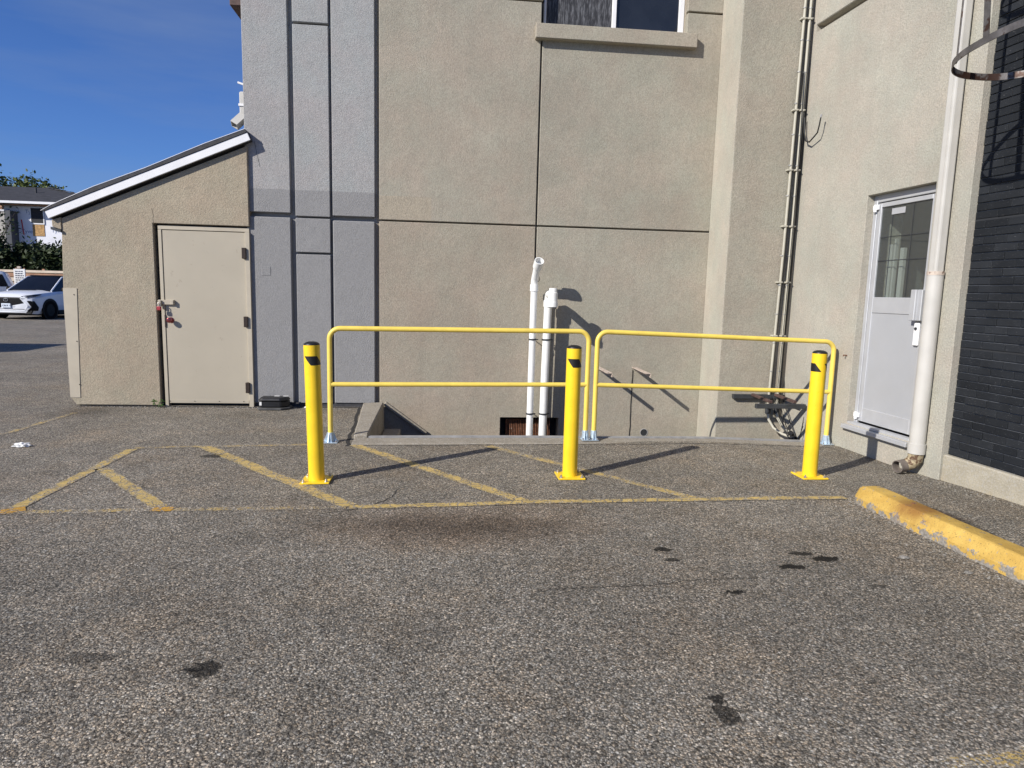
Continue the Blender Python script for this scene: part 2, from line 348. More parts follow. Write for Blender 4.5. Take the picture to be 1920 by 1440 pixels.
M['chrome'] = simple('chrome', (.7, .7, .72), .15, metal=1)
M['lamp'] = simple('headlamp_lens', (.03, .032, .04), .08)
M['led'] = simple('lamp_strip', (.8, .82, .85), .2)
M['plate'] = simple('plate_white', (.62, .68, .76), .4)
M['ink'] = simple('dark_ink', (.03, .04, .08), .6)
M['sign'] = simple('sign_white', (.74, .74, .72), .5)

# ------------------------------------------------------------------ mesh helpers
class MB:
    def __init__(s): s.bm = bmesh.new(); s.uv = None
    def face(s, pts):
        vs = [s.bm.verts.new(p) for p in pts]
        return s.bm.faces.new(vs)
    def box(s, a, b):
        x0, y0, z0 = a; x1, y1, z1 = b
        return s.hexa([(x0, y0, z0), (x1, y0, z0), (x1, y1, z0), (x0, y1, z0)], [(x0, y0, z1), (x1, y0, z1), (x1, y1, z1), (x0, y1, z1)])
    def hexa(s, lo, hi):
        a = [s.bm.verts.new(p) for p in lo]; b = [s.bm.verts.new(p) for p in hi]
        n = len(a)
        s.bm.faces.new(a[::-1]); s.bm.faces.new(b)
        for i in range(n): s.bm.faces.new((a[i], a[(i+1) % n], b[(i+1) % n], b[i]))
        return s
    def prism(s, pts, vec):
        vec = Vector(vec); return s.hexa(pts, [Vector(p)+vec for p in pts])
    def tube(s, path, r, n=12, cap=True):
        path = [Vector(p) for p in path]; rings = []
        rr = r if isinstance(r, (list, tuple)) else [r]*len(path)
        t0 = (path[1]-path[0]).normalized()
        up = Vector((0, 0, 1)) if abs(t0.z) < .9 else Vector((1, 0, 0))
        nrm = (up - t0*up.dot(t0)).normalized()
        for i, p in enumerate(path):
            if i == 0: t = path[1]-path[0]
            elif i == len(path)-1: t = path[-1]-path[-2]
            else: t = (path[i+1]-path[i]).normalized() + (path[i]-path[i-1]).normalized()
            t = t.normalized(); nrm = (nrm - t*nrm.dot(t)).normalized(); bn = t.cross(nrm)
            rings.append([s.bm.verts.new(p + (nrm*math.cos(2*PI*k/n) + bn*math.sin(2*PI*k/n))*rr[i]) for k in range(n)])
        for a, b in zip(rings[:-1], rings[1:]):
            for k in range(n): s.bm.faces.new((a[k], a[(k+1) % n], b[(k+1) % n], b[k]))
        if cap: s.bm.faces.new(rings[0][::-1]); s.bm.faces.new(rings[-1])
        return s
    def pipe(s, p0, p1, ro, ri, n=20):
        """hollow open pipe"""
        p0, p1 = Vector(p0), Vector(p1); t = (p1-p0).normalized()
        up = Vector((0, 0, 1)) if abs(t.z) < .9 else Vector((1, 0, 0)); a = (up-t*up.dot(t)).normalized(); b = t.cross(a)
        ring = lambda p, r: [s.bm.verts.new(p+(a*math.cos(2*PI*k/n)+b*math.sin(2*PI*k/n))*r) for k in range(n)]
        A, B, C, D = ring(p0, ro), ring(p1, ro), ring(p1, ri), ring(p0, ri)
        for P, Q in ((A, B), (B, C), (C, D), (D, A)):
            for k in range(n): s.bm.faces.new((P[k], P[(k+1) % n], Q[(k+1) % n], Q[k]))
        return s
    def lathe(s, prof, o=(0, 0, 0), n=24, cap=True):
        o = Vector(o); rings = []
        for r, z in prof: rings.append([s.bm.verts.new(o+Vector((r*math.cos(2*PI*k/n), r*math.sin(2*PI*k/n), z))) for k in range(n)])
        for a, b in zip(rings[:-1], rings[1:]):
            for k in range(n): s.bm.faces.new((a[k], a[(k+1) % n], b[(k+1) % n], b[k]))
        if cap: s.bm.faces.new(rings[0][::-1]); s.bm.faces.new(rings[-1])
        return s
    def bar(s, p0, p1, wx, wz, up=(0, 0, 1)):
        """rectangular bar: wx across, wz along 'up'"""
        p0, p1 = Vector(p0), Vector(p1); t = (p1-p0).normalized(); up = Vector(up); u = (up-t*up.dot(t)).normalized(); x = t.cross(u)
        q = [(-1, -1), (1, -1), (1, 1), (-1, 1)]
        return s.hexa([p0+x*(i*wx/2)+u*(j*wz/2) for i, j in q], [p1+x*(i*wx/2)+u*(j*wz/2) for i, j in q])
    def build(s, name, mat, parent=None, bevel=0., smooth=None, segs=1, uvset=None):
        bm = s.bm
        bmesh.ops.recalc_face_normals(bm, faces=bm.faces)
        if bevel:
            es = [e for e in bm.edges if len(e.link_faces) == 2 and e.calc_face_angle(0) > .6]
            bmesh.ops.bevel(bm, geom=es, offset=bevel, segments=segs, affect='EDGES', profile=.5, clamp_overlap=True)
        me = bpy.data.meshes.new(name); bm.to_mesh(me); bm.free()
        if smooth is not None:
            for p in me.polygons: p.use_smooth = True
            me.set_sharp_from_angle(angle=R(smooth))
        me.materials.append(mat if not isinstance(mat, str) else M[mat])
        o = bpy.data.objects.new(name, me); COL.objects.link(o)
        if parent is not None: adopt(o, parent)
        return o

def adopt(o, parent):
    o.parent = parent
    if parent.type == 'EMPTY' and 'loc0' in parent: o.matrix_parent_inverse = Matrix.Translation(-Vector(parent['loc0']))
    return o
def tag(o, label=None, cat=None, group=None, kind=None):
    if label: o['label'] = label
    if cat: o['category'] = cat
    if group: o['group'] = group
    if kind: o['kind'] = kind
    return o
EMPTIES = []
def thing(name, label, cat, loc=(0, 0, 0), group=None):
    """an Empty at the thing's base; its parts are built in world coordinates"""
    o = bpy.data.objects.new(name, None); COL.objects.link(o); o.location = loc; o.empty_display_size = .1
    o['loc0'] = list(loc); EMPTIES.append(o)
    return tag(o, label, cat, group)
def copy_tree(o, parent=None):
    c = o.copy(); COL.objects.link(c)
    if parent is not None: c.parent = parent
    for ch in [q for q in bpy.data.objects if q.parent == o]: copy_tree(ch, c)
    return c
def arc(c, a0, a1, r, u, v, n=8):
    c, u, v = Vector(c), Vector(u), Vector(v)
    return [c+u*(r*math.cos(a0+(a1-a0)*i/n))+v*(r*math.sin(a0+(a1-a0)*i/n)) for i in range(n+1)]
def sstep(t): t = max(0., min(1., t)); return t*t*(3-2*t)
def gz(x, y):
    """the ground dips a little beside the right-hand wall"""
    return -.05*sstep((x-2.4)/1.7)*sstep((y-4.1)/1.6)

F = 8.14
# ================================================================== ground
xs = [-250, -120, -80, -60, -45, -35, -28, -22, -17, -13, -10, -8] + [-6+.3*i for i in range(17)] + [-.80] + [-.6+.25*i for i in range(20)] + [4.5, 5, 6, 8, 12, 20, 40, 90, 200]
ys = [-60, -25, -10, -5, -2, 0] + [.5+.3*i for i in range(18)] + [6.0, 6.15, 6.30, 6.6, 7, 7.5, 8.3, 9, 10, 12, 14, 17, 20, 24, 30, 40, 60, 100, 200, 400]
xs = sorted(set(round(q, 3) for q in xs)); ys = sorted(set(round(q, 3) for q in ys))
mb = MB(); V = {}
for i, x in enumerate(xs):
    for j, y in enumerate(ys): V[i, j] = mb.bm.verts.new((x, y, gz(x, y)))
for i in range(len(xs)-1):
    for j in range(len(ys)-1):
        cx, cy = (xs[i]+xs[i+1])/2, (ys[j]+ys[j+1])/2
        if -.8 < cx < 4.6 and 6.30 < cy < 8.3: continue
        mb.bm.faces.new((V[i, j], V[i+1, j], V[i+1, j+1], V[i, j+1]))
tag(mb.build('ground', 'asphalt', smooth=60), 'worn grey asphalt of the parking lot', None, kind='structure')

def strip(name, pts, wd, mat, label, lift=.0022, taper=None):
    """painted strip following the ground along a polyline, with a ragged edge"""
    bm = bmesh.new(); uvl = bm.loops.layers.uv.new('UVMap')
    P = [Vector((*p, 0)) for p in pts]; dense = []
    for a, b in zip(P[:-1], P[1:]):
        n = max(2, int((b-a).length/.08))
        for i in range(n): dense.append(a.lerp(b, i/n))
    dense.append(P[-1]); prev = None; L = 0
    for i, p in enumerate(dense):
        t = (dense[min(i+1, len(dense)-1)]-dense[max(i-1, 0)]).normalized(); nn = Vector((-t.y, t.x, 0))
        h = wd/2
        q = [p+nn*(h*s*(1+.10*(mnoise.noise(Vector((p.x*9+s*31, p.y*9, 3)))))) for s in (-1, 1)]
        vs = [bm.verts.new((a.x, a.y, gz(a.x, a.y)+lift)) for a in q]
        if i: L += (p-dense[i-1]).length
        if prev:
            f = bm.faces.new((prev[0][0], vs[0], vs[1], prev[0][1]))
            for lp, uv in zip(f.loops, ((prev[1], 0), (L, 0), (L, 1), (prev[1], 1))): lp[uvl].uv = uv
        prev = (vs, L)
    bmesh.ops.recalc_face_normals(bm, faces=bm.faces)
    if bm.faces[0:1] and list(bm.faces)[0].normal.z < 0: bmesh.ops.reverse_faces(bm, faces=bm.faces)
    me = bpy.data.meshes.new(name); bm.to_mesh(me); bm.free(); me.materials.append(mat)
    o = bpy.data.objects.new(name, me); COL.objects.link(o)
    return tag(o, label, kind='structure')
LM = [line_mat('worn_paint_fresh', .42), line_mat('worn_paint', .45), line_mat('worn_paint_faded', .492, (.56, .40, .14)), line_mat('worn_paint_orange', .40, (.60, .33, .05))]
strip('painted_line', [(-.6, 4.314), (.1, 4.345), (.573, 4.388), (1.2, 4.405), (1.779, 4.421), (2.4, 4.437), (2.93, 4.44)], .085, LM[0], 'yellow front line running to the wheel stop', lift=.004)
strip('painted_line', [(-2.70, 4.262), (-1.779, 4.293), (-.62, 4.31)], .085, LM[2], 'faded left half of the yellow front line')
strip('painted_line', [(-2.667, 4.30), (-2.666, 5.93)], .10, LM[0], 'yellow left edge line of the hatched bay', lift=.0032)
strip('painted_line', [(-2.72, 4.25), (-2.60, 4.33)], .12, LM[3], 'orange corner blot where the two edge lines meet', lift=.0042)
strip('painted_line', [(-2.61, 5.30), (-1.80, 4.34)], .11, LM[0], 'short yellow hatch bar by the left edge', lift=.0032)
strip('painted_line', [(-1.83, 4.30), (-1.70, 4.30)], .10, LM[3], 'orange foot of the short hatch bar', lift=.0042)
strip('painted_line', [(-2.091, 6.029), (-1.0, 4.78), (-.604, 4.335)], .125, LM[0], 'yellow hatch bar that runs under the left bollard', lift=.0032)
strip('painted_line', [(-.805, 6.11), (.573, 4.40)], .115, LM[0], 'yellow hatch bar starting at the kerb end', lift=.0032)
strip('painted_line', [(.429, 6.07), (1.813, 4.43)], .11, LM[1], 'yellow hatch bar passing behind the middle bollard', lift=.0032)
strip('painted_line', [(-2.67, 5.99), (-1.9, 6.06), (-1.1, 6.13)], .095, LM[2], 'faint rear line of the hatched bay')
strip('painted_line', [(-4.35, 6.0), (-4.06, 6.6), (-4.01, 7.64)], .09, LM[2], 'almost worn away line left of the shed corner')
strip('painted_line', [(1.571, 1.735), (2.1, 1.79)], .09, LM[2], 'faded yellow line in the near right corner')
def crack(pts, wd, label):
    P = []
    for a, b in zip(pts[:-1], pts[1:]):
        for i in range(6):
            t = i/6; P.append((a[0]+(b[0]-a[0])*t+random.uniform(-.012, .012), a[1]+(b[1]-a[1])*t+random.uniform(-.012, .012)))
    P.append(pts[-1])
    strip('asphalt_crack', P, wd, M['crackfill'], label, lift=.0016)
M['crackfill'] = simple('crack_dirt', (.022, .02, .018), .95, mottle=.5, mscale=60, local=False)
crack([(-.75, 4.2), (-.609, 4.239), (-.45, 4.344), (-.341, 4.528), (-.317, 4.704)], .007, 'thin curved crack in front of the left bollard')
crack([(.446, 3.021), (.712, 3.044), (.98, 3.043), (1.276, 3.104), (1.617, 3.108)], .005, 'thin crack across the foreground asphalt')
crack([(-.86, 6.05), (-.9, 6.6), (-.94, 7.3), (-.99, 8.1)], .035, 'crumbled joint along the left side of the concrete kerb')
crack([(-.84, 6.085), (.5, 6.12), (2., 6.17), (3.9, 6.25)], .012, 'ragged joint between asphalt and front kerb')
crack([(-4.2, 8.07), (-3.2, 8.075), (-2.2, 8.08), (-1., 8.10)], .05, 'dirt filled gap at the foot of the shed')

# ================================================================== main building
bld = thing('building', 'beige and grey stucco commercial building with recessed grooves', 'building', (0, F, 0))
P_T = .07          # panel thickness = groove depth
def xz(pts, y): return [(a, y, b) for a, b in pts]
def panel(pts, mat, y=F, th=P_T, bev=.006, label=None):
    o = MB().prism(xz(pts, y), (0, th-.001, 0)).build('wall_panel', mat, bld, bevel=bev)
    if label: o['label'] = label
    return o
def rect(x0, x1, z0, z1): return [(x0, z0), (x1, z0), (x1, z1), (x0, z1)]
TOP = 6.4
# core behind the panels, with openings for the window and the vent
core = MB(); y0, y1 = F+P_T, F+.35
core.box((-.79, y0, -1.3), (.715, y1, TOP)); core.box((1.454, y0, -1.3), (3.27, y1, 4.52)); core.box((.715, y0, -.118), (1.454, y1, 4.52))
core.box((.715, y0, -1.3), (1.454, y1, -.6)); core.box((2.83, y0, 4.52), (3.27, y1, TOP)); core.box((.715, y0, 4.52), (1.105, y1, TOP)); core.box((1.105, y0, 5.9), (2.83, y1, TOP))
core.build('wall', 'beige_low', bld)
MB().box((-2.26, y0, -1.3), (-.792, y1, TOP)).build('wall', 'gray', bld)
MB().box((-2.26, y1+.002, -1.3), (9, 16, TOP)).build('wall', 'beige', bld)
MB().box((-2.30, F-.05, TOP+.002), (9.2, 16.2, TOP+.25)).build('roof', 'dark_roof', bld)
MB().box((-2.24, F+.02, 0.0), (-.79, F+P_T-.003, .05)).build('base_strip', 'dark_roof', bld)
# grey columns
A0, A1, B0, B1, C0, C1, D0 = -2.272, -1.777, -1.722, -1.328, -1.299, -.815, -.764
panel(rect(A0, A1, .045, 2.226), 'gray', bev=.010); panel(rect(A0, A1, 2.278, TOP), 'gray')
panel(rect(B0, B1, .045, 1.812), 'gray'); panel(rect(B0, B1, 1.834, 2.225), 'gray'); panel(rect(B0, B1, 2.246, 4.345), 'gray'); panel(rect(B0, B1, 4.370, TOP), 'gray')
panel(rect(C0, C1, .045, 2.212), 'gray', bev=.010); panel(rect(C0, C1, 2.264, TOP), 'gray')
# beige fields
GV0, GV1 = 1.090, 1.110
panel(rect(D0, GV0, 2.240, 4.752), 'beige'); panel(rect(D0, 1.105, 4.772, TOP), 'beige')
panel([(GV1, 2.240), (3.262, 2.240), (3.262, 4.752), (2.83, 4.752), (2.83, 4.36), (GV1, 4.36)], 'beige_green')
panel(rect(2.83, 3.262, 4.772, TOP), 'beige_green')
panel(rect(1.107, 2.828, 5.9, TOP), 'beige')
panel([(D0, -1.25), (GV0, -1.25), (GV0, -.6), (.717, -.6), (.717, -.118), (GV0, -.118), (GV0, 2.222), (D0, 2.222)], 'beige_low')
panel([(GV1, -1.25), (3.262, -1.25), (3.262, 2.222), (GV1, 2.222), (GV1, -.118), (1.452, -.118), (1.452, -.6), (GV1, -.6)], 'beige_green')
# upper window with its stucco sill
wf = MB(); yw = F+.12
wf.box((1.108, yw, 4.5), (1.16, yw+.06, 5.9)); wf.box((2.765, yw, 4.5), (2.827, yw+.06, 5.9)); wf.box((1.16, yw, 4.5), (2.765, yw+.06, 4.553)); wf.box((1.16, yw, 5.85), (2.765, yw+.06, 5.9)); wf.box((1.95, yw-.004, 4.553), (2.0, yw+.056, 5.85))
win = wf.build('window', 'white_metal', bld, bevel=.004)
MB().box((1.16, yw+.03, 4.553), (1.95, yw+.036, 5.85)).build('insect_screen', 'screen', win)
MB().box((2.0, yw+.03, 4.553), (2.765, yw+.036, 5.85)).build('pane', 'glass', win)
MB().box((1.112, yw-.1, 4.5), (1.122, yw-.004, 5.9)).build('jamb', 'dark_steel', win)
MB().box((1.018, F-.09, 4.338), (2.935, F+.11, 4.498)).build('window_sill', 'beige', bld, bevel=.006)
# projecting pier and its slanted return
MB().prism([(3.183, 7.38, -1.3), (4.3, 7.38, -1.3), (4.3, 8.42, -1.3), (3.27, 8.42, -1.3), (3.264, F, -1.3)], (0, 0, TOP+1.3)).build('pier', 'beige_green', bld, bevel=.008)
MB().prism([(3.178, 7.382, -1.3), (3.186, 7.381, -1.3), (3.266, F, -1.3), (3.258, F, -1.3)], (0, 0, TOP+1.3)).build('pier_return', 'cream', bld)
# vent opening with rusty fins
vent = MB().box((.72, F+.20, -.6), (1.45, F+.22, -.12)).build('vent', 'interior', bld)
for i in range(26):
    x = .80+.022*i
    MB().box((x, F+.10+.004*math.sin(i*2.1), -.58), (x+.011, F+.19, -.155)).build('fin', 'rust', vent)
# blank cover plate, dark pipe hole, gutter at the left edge
MB().box((-2.118, F-.004, 1.556), (-2.016, F+.002, 1.658)).build('cover_plate', 'gray', bld, bevel=.002)
hole = MB().pipe((2.562, F-.006, -.300), (2.562, F+.03, -.300), .052, .044).build('pipe_hole', 'steel', bld, smooth=40)
MB().lathe([(.044, 0), (.001, .001)], n=18).build('pipe_mouth', 'interior', hole).matrix_local = Matrix.Translation((2.562, F-.001, -.300)) @ Matrix.Rotation(R(90), 4, 'X')
MB().box((-2.42, F+.1, 4.53), (-2.262, 15.5, 4.66)).build('gutter', 'brown_steel', bld, bevel=.01)
# narrow stucco crack from the roof corner
MB().tube([(-2.165, F-.0005, 3.06), (-2.15, F-.0005, 3.0), (-2.14, F-.0005, 2.93), (-2.122, F-.0005, 2.86), (-2.108, F-.0005, 2.78)], .0022, 5).build('crack', 'dark_roof', bld)

# right-hand wall: local frame s (from the corner towards the camera), off (out of the wall), z
CX, CY = 3.985, 7.38; T3 = R(3.0)
US = Vector((math.sin(T3), -math.cos(T3), 0)); UN = Vector((-math.cos(T3), -math.sin(T3), 0))
def wp(s, off, z): return Vector((CX, CY, 0))+US*s+UN*off+Vector((0, 0, z))
def wbox(mb, s0, s1, o0, o1, z0, z1):
    return mb.hexa([wp(s0, o0, z0), wp(s1, o0, z0), wp(s1, o1, z0), wp(s0, o1, z0)], [wp(s0, o0, z1), wp(s1, o0, z1), wp(s1, o1, z1), wp(s0, o1, z1)])
DS0, DS1, DZ0, DZ1 = 1.165, 2.015, .215, 2.435
WEND = 2.385
def wpanel(poly, mat='beige_wall', o0=-.10, o1=0., bev=.008):
    mb = MB(); mb.hexa([wp(s, o0, z) for s, z in poly], [wp(s, o1, z) for s, z in poly])
    return mb.build('wall_panel', mat, bld, bevel=bev)
GZ = 4.345
wpanel([(DS0+.0005, -1.2), (DS1-.0005, -1.2), (DS1-.0005, DZ0), (DS0+.0005, DZ0)], bev=0)
wpanel([(-.05, -1.2), (DS0, -1.2), (DS0, DZ1), (DS1, DZ1), (DS1, -1.2), (WEND, -1.2), (WEND, GZ-.04), (.06, GZ-.04), (.06, TOP), (-.05, TOP)], bev=.003)
wpanel([(.062, GZ+.035), (WEND, GZ+.035), (WEND, TOP), (.062, TOP)])
mb = MB(); wbox(mb, -.05, DS0-.002, -.4, -.102, -1.2, TOP); wbox(mb, DS0-.002, DS1+.002, -.4, -.102, DZ1+.002, TOP); wbox(mb, DS1+.002, 5.5, -.4, -.102, -1.2, TOP); wbox(mb, DS0-.002, DS1+.002, -.4, -.102, -1.2, DZ0-.002)
mb.build('wall', 'beige_wall', bld)
# aluminium door in the right wall
dr = MB()
wbox(dr, DS0+.001, DS0+.05, -.098, -.072, DZ0, DZ1-.001); wbox(dr, DS1-.05, DS1-.001, -.098, -.072, DZ0, DZ1-.001); wbox(dr, DS0+.05, DS1-.05, -.098, -.072, 2.365, DZ1-.001)
door = dr.build('door', 'aluminium', bld, bevel=.004)
lf = MB(); a, b = DS0+.055, DS1-.055
wbox(lf, a, a+.055, -.096, -.076, .25, 2.355); wbox(lf, b-.055, b, -.096, -.076, .25, 2.355); wbox(lf, a+.055, b-.055, -.096, -.076, 2.315, 2.355)
wbox(lf, a+.055, b-.055, -.096, -.076, 1.32, 1.47); wbox(lf, a+.055, b-.055, -.096, -.076, .25, .385)
lf.build('door_leaf', 'aluminium', door, bevel=.003)
wbox(MB(), 0, 0, 0, 0, 0, 0).bm.free()
mb = MB(); wbox(mb, a+.05, b-.05, -.097, -.090, 1.465, 2.32); mb.build('pane', 'veiled_glass', door)
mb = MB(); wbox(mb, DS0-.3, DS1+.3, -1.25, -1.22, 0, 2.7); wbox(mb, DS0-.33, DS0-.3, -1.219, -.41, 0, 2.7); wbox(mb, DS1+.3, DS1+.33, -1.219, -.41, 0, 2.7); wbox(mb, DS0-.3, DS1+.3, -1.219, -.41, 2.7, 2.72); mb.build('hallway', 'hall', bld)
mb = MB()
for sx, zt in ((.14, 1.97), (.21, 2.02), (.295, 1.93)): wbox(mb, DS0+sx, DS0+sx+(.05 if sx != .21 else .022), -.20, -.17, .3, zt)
mb.build('reflection_strips', 'white_old', bld)  # pale strips added behind the glass to imitate a window's reflection
mb = MB(); wbox(mb, a+.05, b-.05, -.097, -.084, .38, 1.325); mb.build('kick_panel', 'alu_panel', door)
mb = MB(); wbox(mb, a+.06, b-.06, -.089, -.085, 1.81, 1.818); wbox(mb, a+.06, b-.06, -.089, -.085, 2.03, 2.036)
for sx in (.20, .46): wbox(mb, a+sx, a+sx+.006, -.089, -.085, 1.47, 2.31)
mb.build('security_grid', 'dark_steel', door)
mb = MB(); wbox(mb, a+.19, a+.36, -.087, -.083, 2.235, 2.29); mb.build('door_closer', 'aluminium', door)
for z in (2.31, .30):
    mb = MB(); c = wp(DS0+.05, -.055, z); mb.lathe([(.016, -.035), (.016, .035)], c, 12); wbox(mb, DS0+.02, DS0+.09, -.072, -.05, z-.015, z+.03); mb.build('pivot_hinge', 'white_metal', door, bevel=.003)
mb = MB(); wbox(mb, 1.84, 1.90, -.075, -.012, 1.27, 1.54); wbox(mb, 1.90, 1.955, -.075, -.03, 1.27, 1.54); mb.build('latch_guard', 'aluminium', door, bevel=.004)
mb = MB(); wbox(mb, 1.865, 1.925, -.075, -.055, 1.05, 1.25); h = mb.build('lock_plate', 'white_metal', door, bevel=.006)
mb = MB(); mb.tube([wp(1.895, -.056, 1.2), wp(1.895, -.046, 1.2)], .013, 12); mb.build('keyhole', 'dark_steel', h)
mb = MB(); wbox(mb, DS0-.015, DS1+.03, -.07, .055, .165, .205); wbox(mb, DS0+.002, DS1-.002, -.07, -.002, .206, .235); mb.build('door_sill', 'aluminium', bld, bevel=.004)
mb = MB(); mb.tube([wp(1.075, 0, .885), wp(1.075, .035, .888), wp(1.083, .045, .88)], .006, 8); mb.build('pipe_stub', 'rust', bld, smooth=50)

# ================================================================== black brick wall
bw = thing('brick_wall', 'black painted brick wall on a cream concrete base, far right', 'wall', tuple(wp(WEND+.2, 0, 0)))
BO = -.062; CH, BL, JT, JV = .0625, .205, .0085, .0045
mb = MB(); wbox(mb, WEND-.05, 6.0, -.10, BO-.011, -.3, TOP); mb.build('mortar', 'mortar', bw)
mb = MB(); wbox(mb, WEND+.002, 6.0, BO-.009, -.012, -.3, .190); mb.build('concrete_base', 'plinth', bw, bevel=.012)
def brick_mesh(L):
    mb = MB(); mb.box((0, -.012, 0), (L, 0, CH-JT)); bm = mb.bm
    bmesh.ops.recalc_face_normals(bm, faces=bm.faces)
    es = [e for e in bm.edges if all(v.co.y < -.005 for v in e.verts)]
    bmesh.ops.bevel(bm, geom=es, offset=.0022, segments=1, affect='EDGES')
    me = bpy.data.meshes.new('brick'); bm.to_mesh(me); bm.free(); me.materials.append(M['brick']); return me
full = brick_mesh(BL-JV)
half = {}
rotb = Matrix((US, -UN, Vector((0, 0, 1)))).transposed().to_4x4()
z = .195; row = 0; nb = 0; rest = MB()
while z < TOP-.1:
    if row in (14, 30):                  # two wide joints, the shade of their depth put in as black bars
        mb = MB(); wbox(mb, WEND-.001, 5.9, BO-.0125, BO-.0035, z-JT+.001, z+.0095); mb.build('joint_shade_bar', 'interior', bw); z += .010
    s = WEND+.004; first = (row % 2 == 1)
    while s < 5.8:
        L = BL/2 if first else BL; first = False
        j = random.uniform(-.0015, .0015)
        if z < 3.75 and s < WEND+.80 and nb < 290:
            if L < BL:
                if 'h' not in half: half['h'] = brick_mesh(BL/2-JV)
                me = half['h']
            else: me = full
            o = bpy.data.objects.new('brick', me); COL.objects.link(o); adopt(o, bw)
            mm = rotb.copy(); mm.translation = wp(s, BO-.010+j*1.3, z); o.matrix_basis = mm
            nb += 1
        else:
            wbox(rest, s, s+L-JV, BO-.011, BO+j, z, z+CH-JT)
        s += L
    z += CH; row += 1
tag(rest.build('brick', 'brick', bw), kind='stuff')

# ================================================================== lean-to shed
SF = F-.04
shed = thing('shed', 'beige stucco lean-to shed with sloping white edged roof', 'shed', (-3.25, SF, 0))
RX0, RZ0, RX1, RZ1 = -4.365, 2.112, -2.178, 3.052      # lower edge of the fascia line at front, left to right
dxz = Vector((RX1-RX0, 0, RZ1-RZ0)).normalized(); nup = Vector((-dxz.z, 0, dxz.x))
def rl(x): return RZ0+(x-RX0)*(RZ1-RZ0)/(RX1-RX0)
WL = -4.24
DO0, DO1, DOT = -3.29, -2.262, 2.105
wallpoly = [(WL, -.1), (DO0, -.1), (DO0, DOT), (DO1, DOT), (DO1, -.1), (-2.235, -.1), (-2.235, rl(-2.235)-.02), (-4.2, rl(-4.2)-.02), (WL, rl(WL)-.02)]
# jamb side at the right is flush, so the wall runs in an L over the door
wallpoly = [(-4.222, .012), (DO0, .012), (DO0, DOT), (-2.235, DOT), (-2.235, rl(-2.235)-.03), (-4.262, rl(-4.262)-.03), (-4.290, 1.35), (-4.284, .10)]
MB().box((-4.20, SF+.02, -.1), (DO0+.02, SF+.115, .011)).build('base_strip', 'dark_roof', shed)
MB().prism(xz(wallpoly, SF), (0, .12, 0)).build('wall', 'beige_shed', shed, bevel=.006)
MB().box((WL+.003, SF+.122, -.1), (WL+.12, 11.4, 2.1)).build('wall', 'beige_shed', shed)
MB().box((DO0-.01, SF+.125, -.1), (-2.24, SF+.14, 2.2)).build('wall', 'interior', shed)
# eave return at the low end
MB().prism(xz([(-4.358, 2.03), (-4.31, 2.012), (-4.261, 1.998), (-4.261, rl(-4.261)-.02), (-4.358, rl(-4.358)-.01)], SF-.012), (0, .4, 0)).build('eave_return', 'beige_shed', shed, bevel=.005)
MB().prism(xz([(-4.365, 1.998), (-4.30, 1.976), (-4.262, 1.969), (-4.262, 1.996), (-4.30, 2.005), (-4.365, 2.026)], SF-.03), (0, .4, 0)).build('soffit', 'dark_steel', shed)
def slab(o0, o1, y0, y1, x0=RX0, x1=RX1):
    p = lambda x, o: Vector((x, 0, rl(x)))+nup*o
    q = [p(x0, o0), p(x1, o0), p(x1, o1), p(x0, o1)]
    return MB().prism([(a.x, y0, a.z) for a in q], (0, y1-y0, 0))
slab(.0, .085, SF-.062, SF-.042).build('fascia', 'white_metal', shed, bevel=.003)
slab(.0, .08, SF-.041, 11.5).build('roof', 'dark_roof', shed, bevel=.004)
MB().prism([(Vector((RX0, 0, rl(RX0)))+nup*o+dxz*q)[:] and tuple(Vector((RX0, SF-.07, rl(RX0)))+nup*o+dxz*q) for o, q in ((.086, -.012), (.086, 2.385), (.125, 2.375), (.135, 1.9), (.122, 1.2), (.136, .6), (.118, .1), (.10, -.03))], (0, 3.4, 0)).build('membrane', 'dark_roof', shed, bevel=.004)
MB().tube([tuple(Vector((RX0, SF-.071, rl(RX0)))+nup*o+dxz*q) for o, q in ((.103, -.03), (.121, .1), (.139, .6), (.125, 1.2), (.138, 1.9), (.128, 2.375))], .0035, 6).build('drip_edge', 'white_metal', shed)
# steel door
fr = MB(); fy = SF+.028
fr.box((DO0+.040, fy, -.02), (DO0+.078, fy+.07, 2.040)); fr.box((DO0+.040, fy, 2.042), (DO1+.02, fy+.07, 2.088)); fr.box((-2.288, fy-.022, -.02), (-2.236, fy+.07, 2.040))
sdoor = fr.build('door_frame', 'frame_paint', shed, bevel=.003)
dl = MB().box((DO0+.083, fy+.008, .035), (-2.293, fy+.06, 2.036)).build('door', 'door_paint', shed, bevel=.003)
MB().box((DO0+.09, fy+.004, .037), (-2.30, fy+.007, .075)).build('kick_strip', 'door_paint', dl, bevel=.001)
for i in range(4): MB().tube([(-3.2+i*.28, fy+.004, .06), (-3.2+i*.28, fy-.001, .06)], .005, 8).build('screw', 'hinge', dl)
for z in (1.80, 1.01, .23): MB().box((-2.322, fy-.045, z-.062), (-2.276, fy+.007, z+.062)).build('hinge', 'hinge', dl, bevel=.003)
hs = MB(); hs.box((-3.275, fy-.02, 1.19), (-3.10, fy+.011, 1.245)); hs.box((-3.27, fy-.045, 1.165), (-3.235, fy-.021, 1.24)); hs.box((-3.13, fy-.034, 1.192), (-3.102, fy-.021, 1.243)); hs.build('hasp', 'frame_paint', dl, bevel=.003)
kb = MB().lathe([(.034, 0), (.034, .008), (.016, .012), (.015, .035), (.027, .042), (.032, .055), (.028, .070), (.012, .076)], n=20).build('knob', 'brass_red', dl, smooth=50)
kb.matrix_local = Matrix.Translation((-3.150, fy+.012, 1.012)) @ Matrix.Rotation(R(90), 4, 'X')
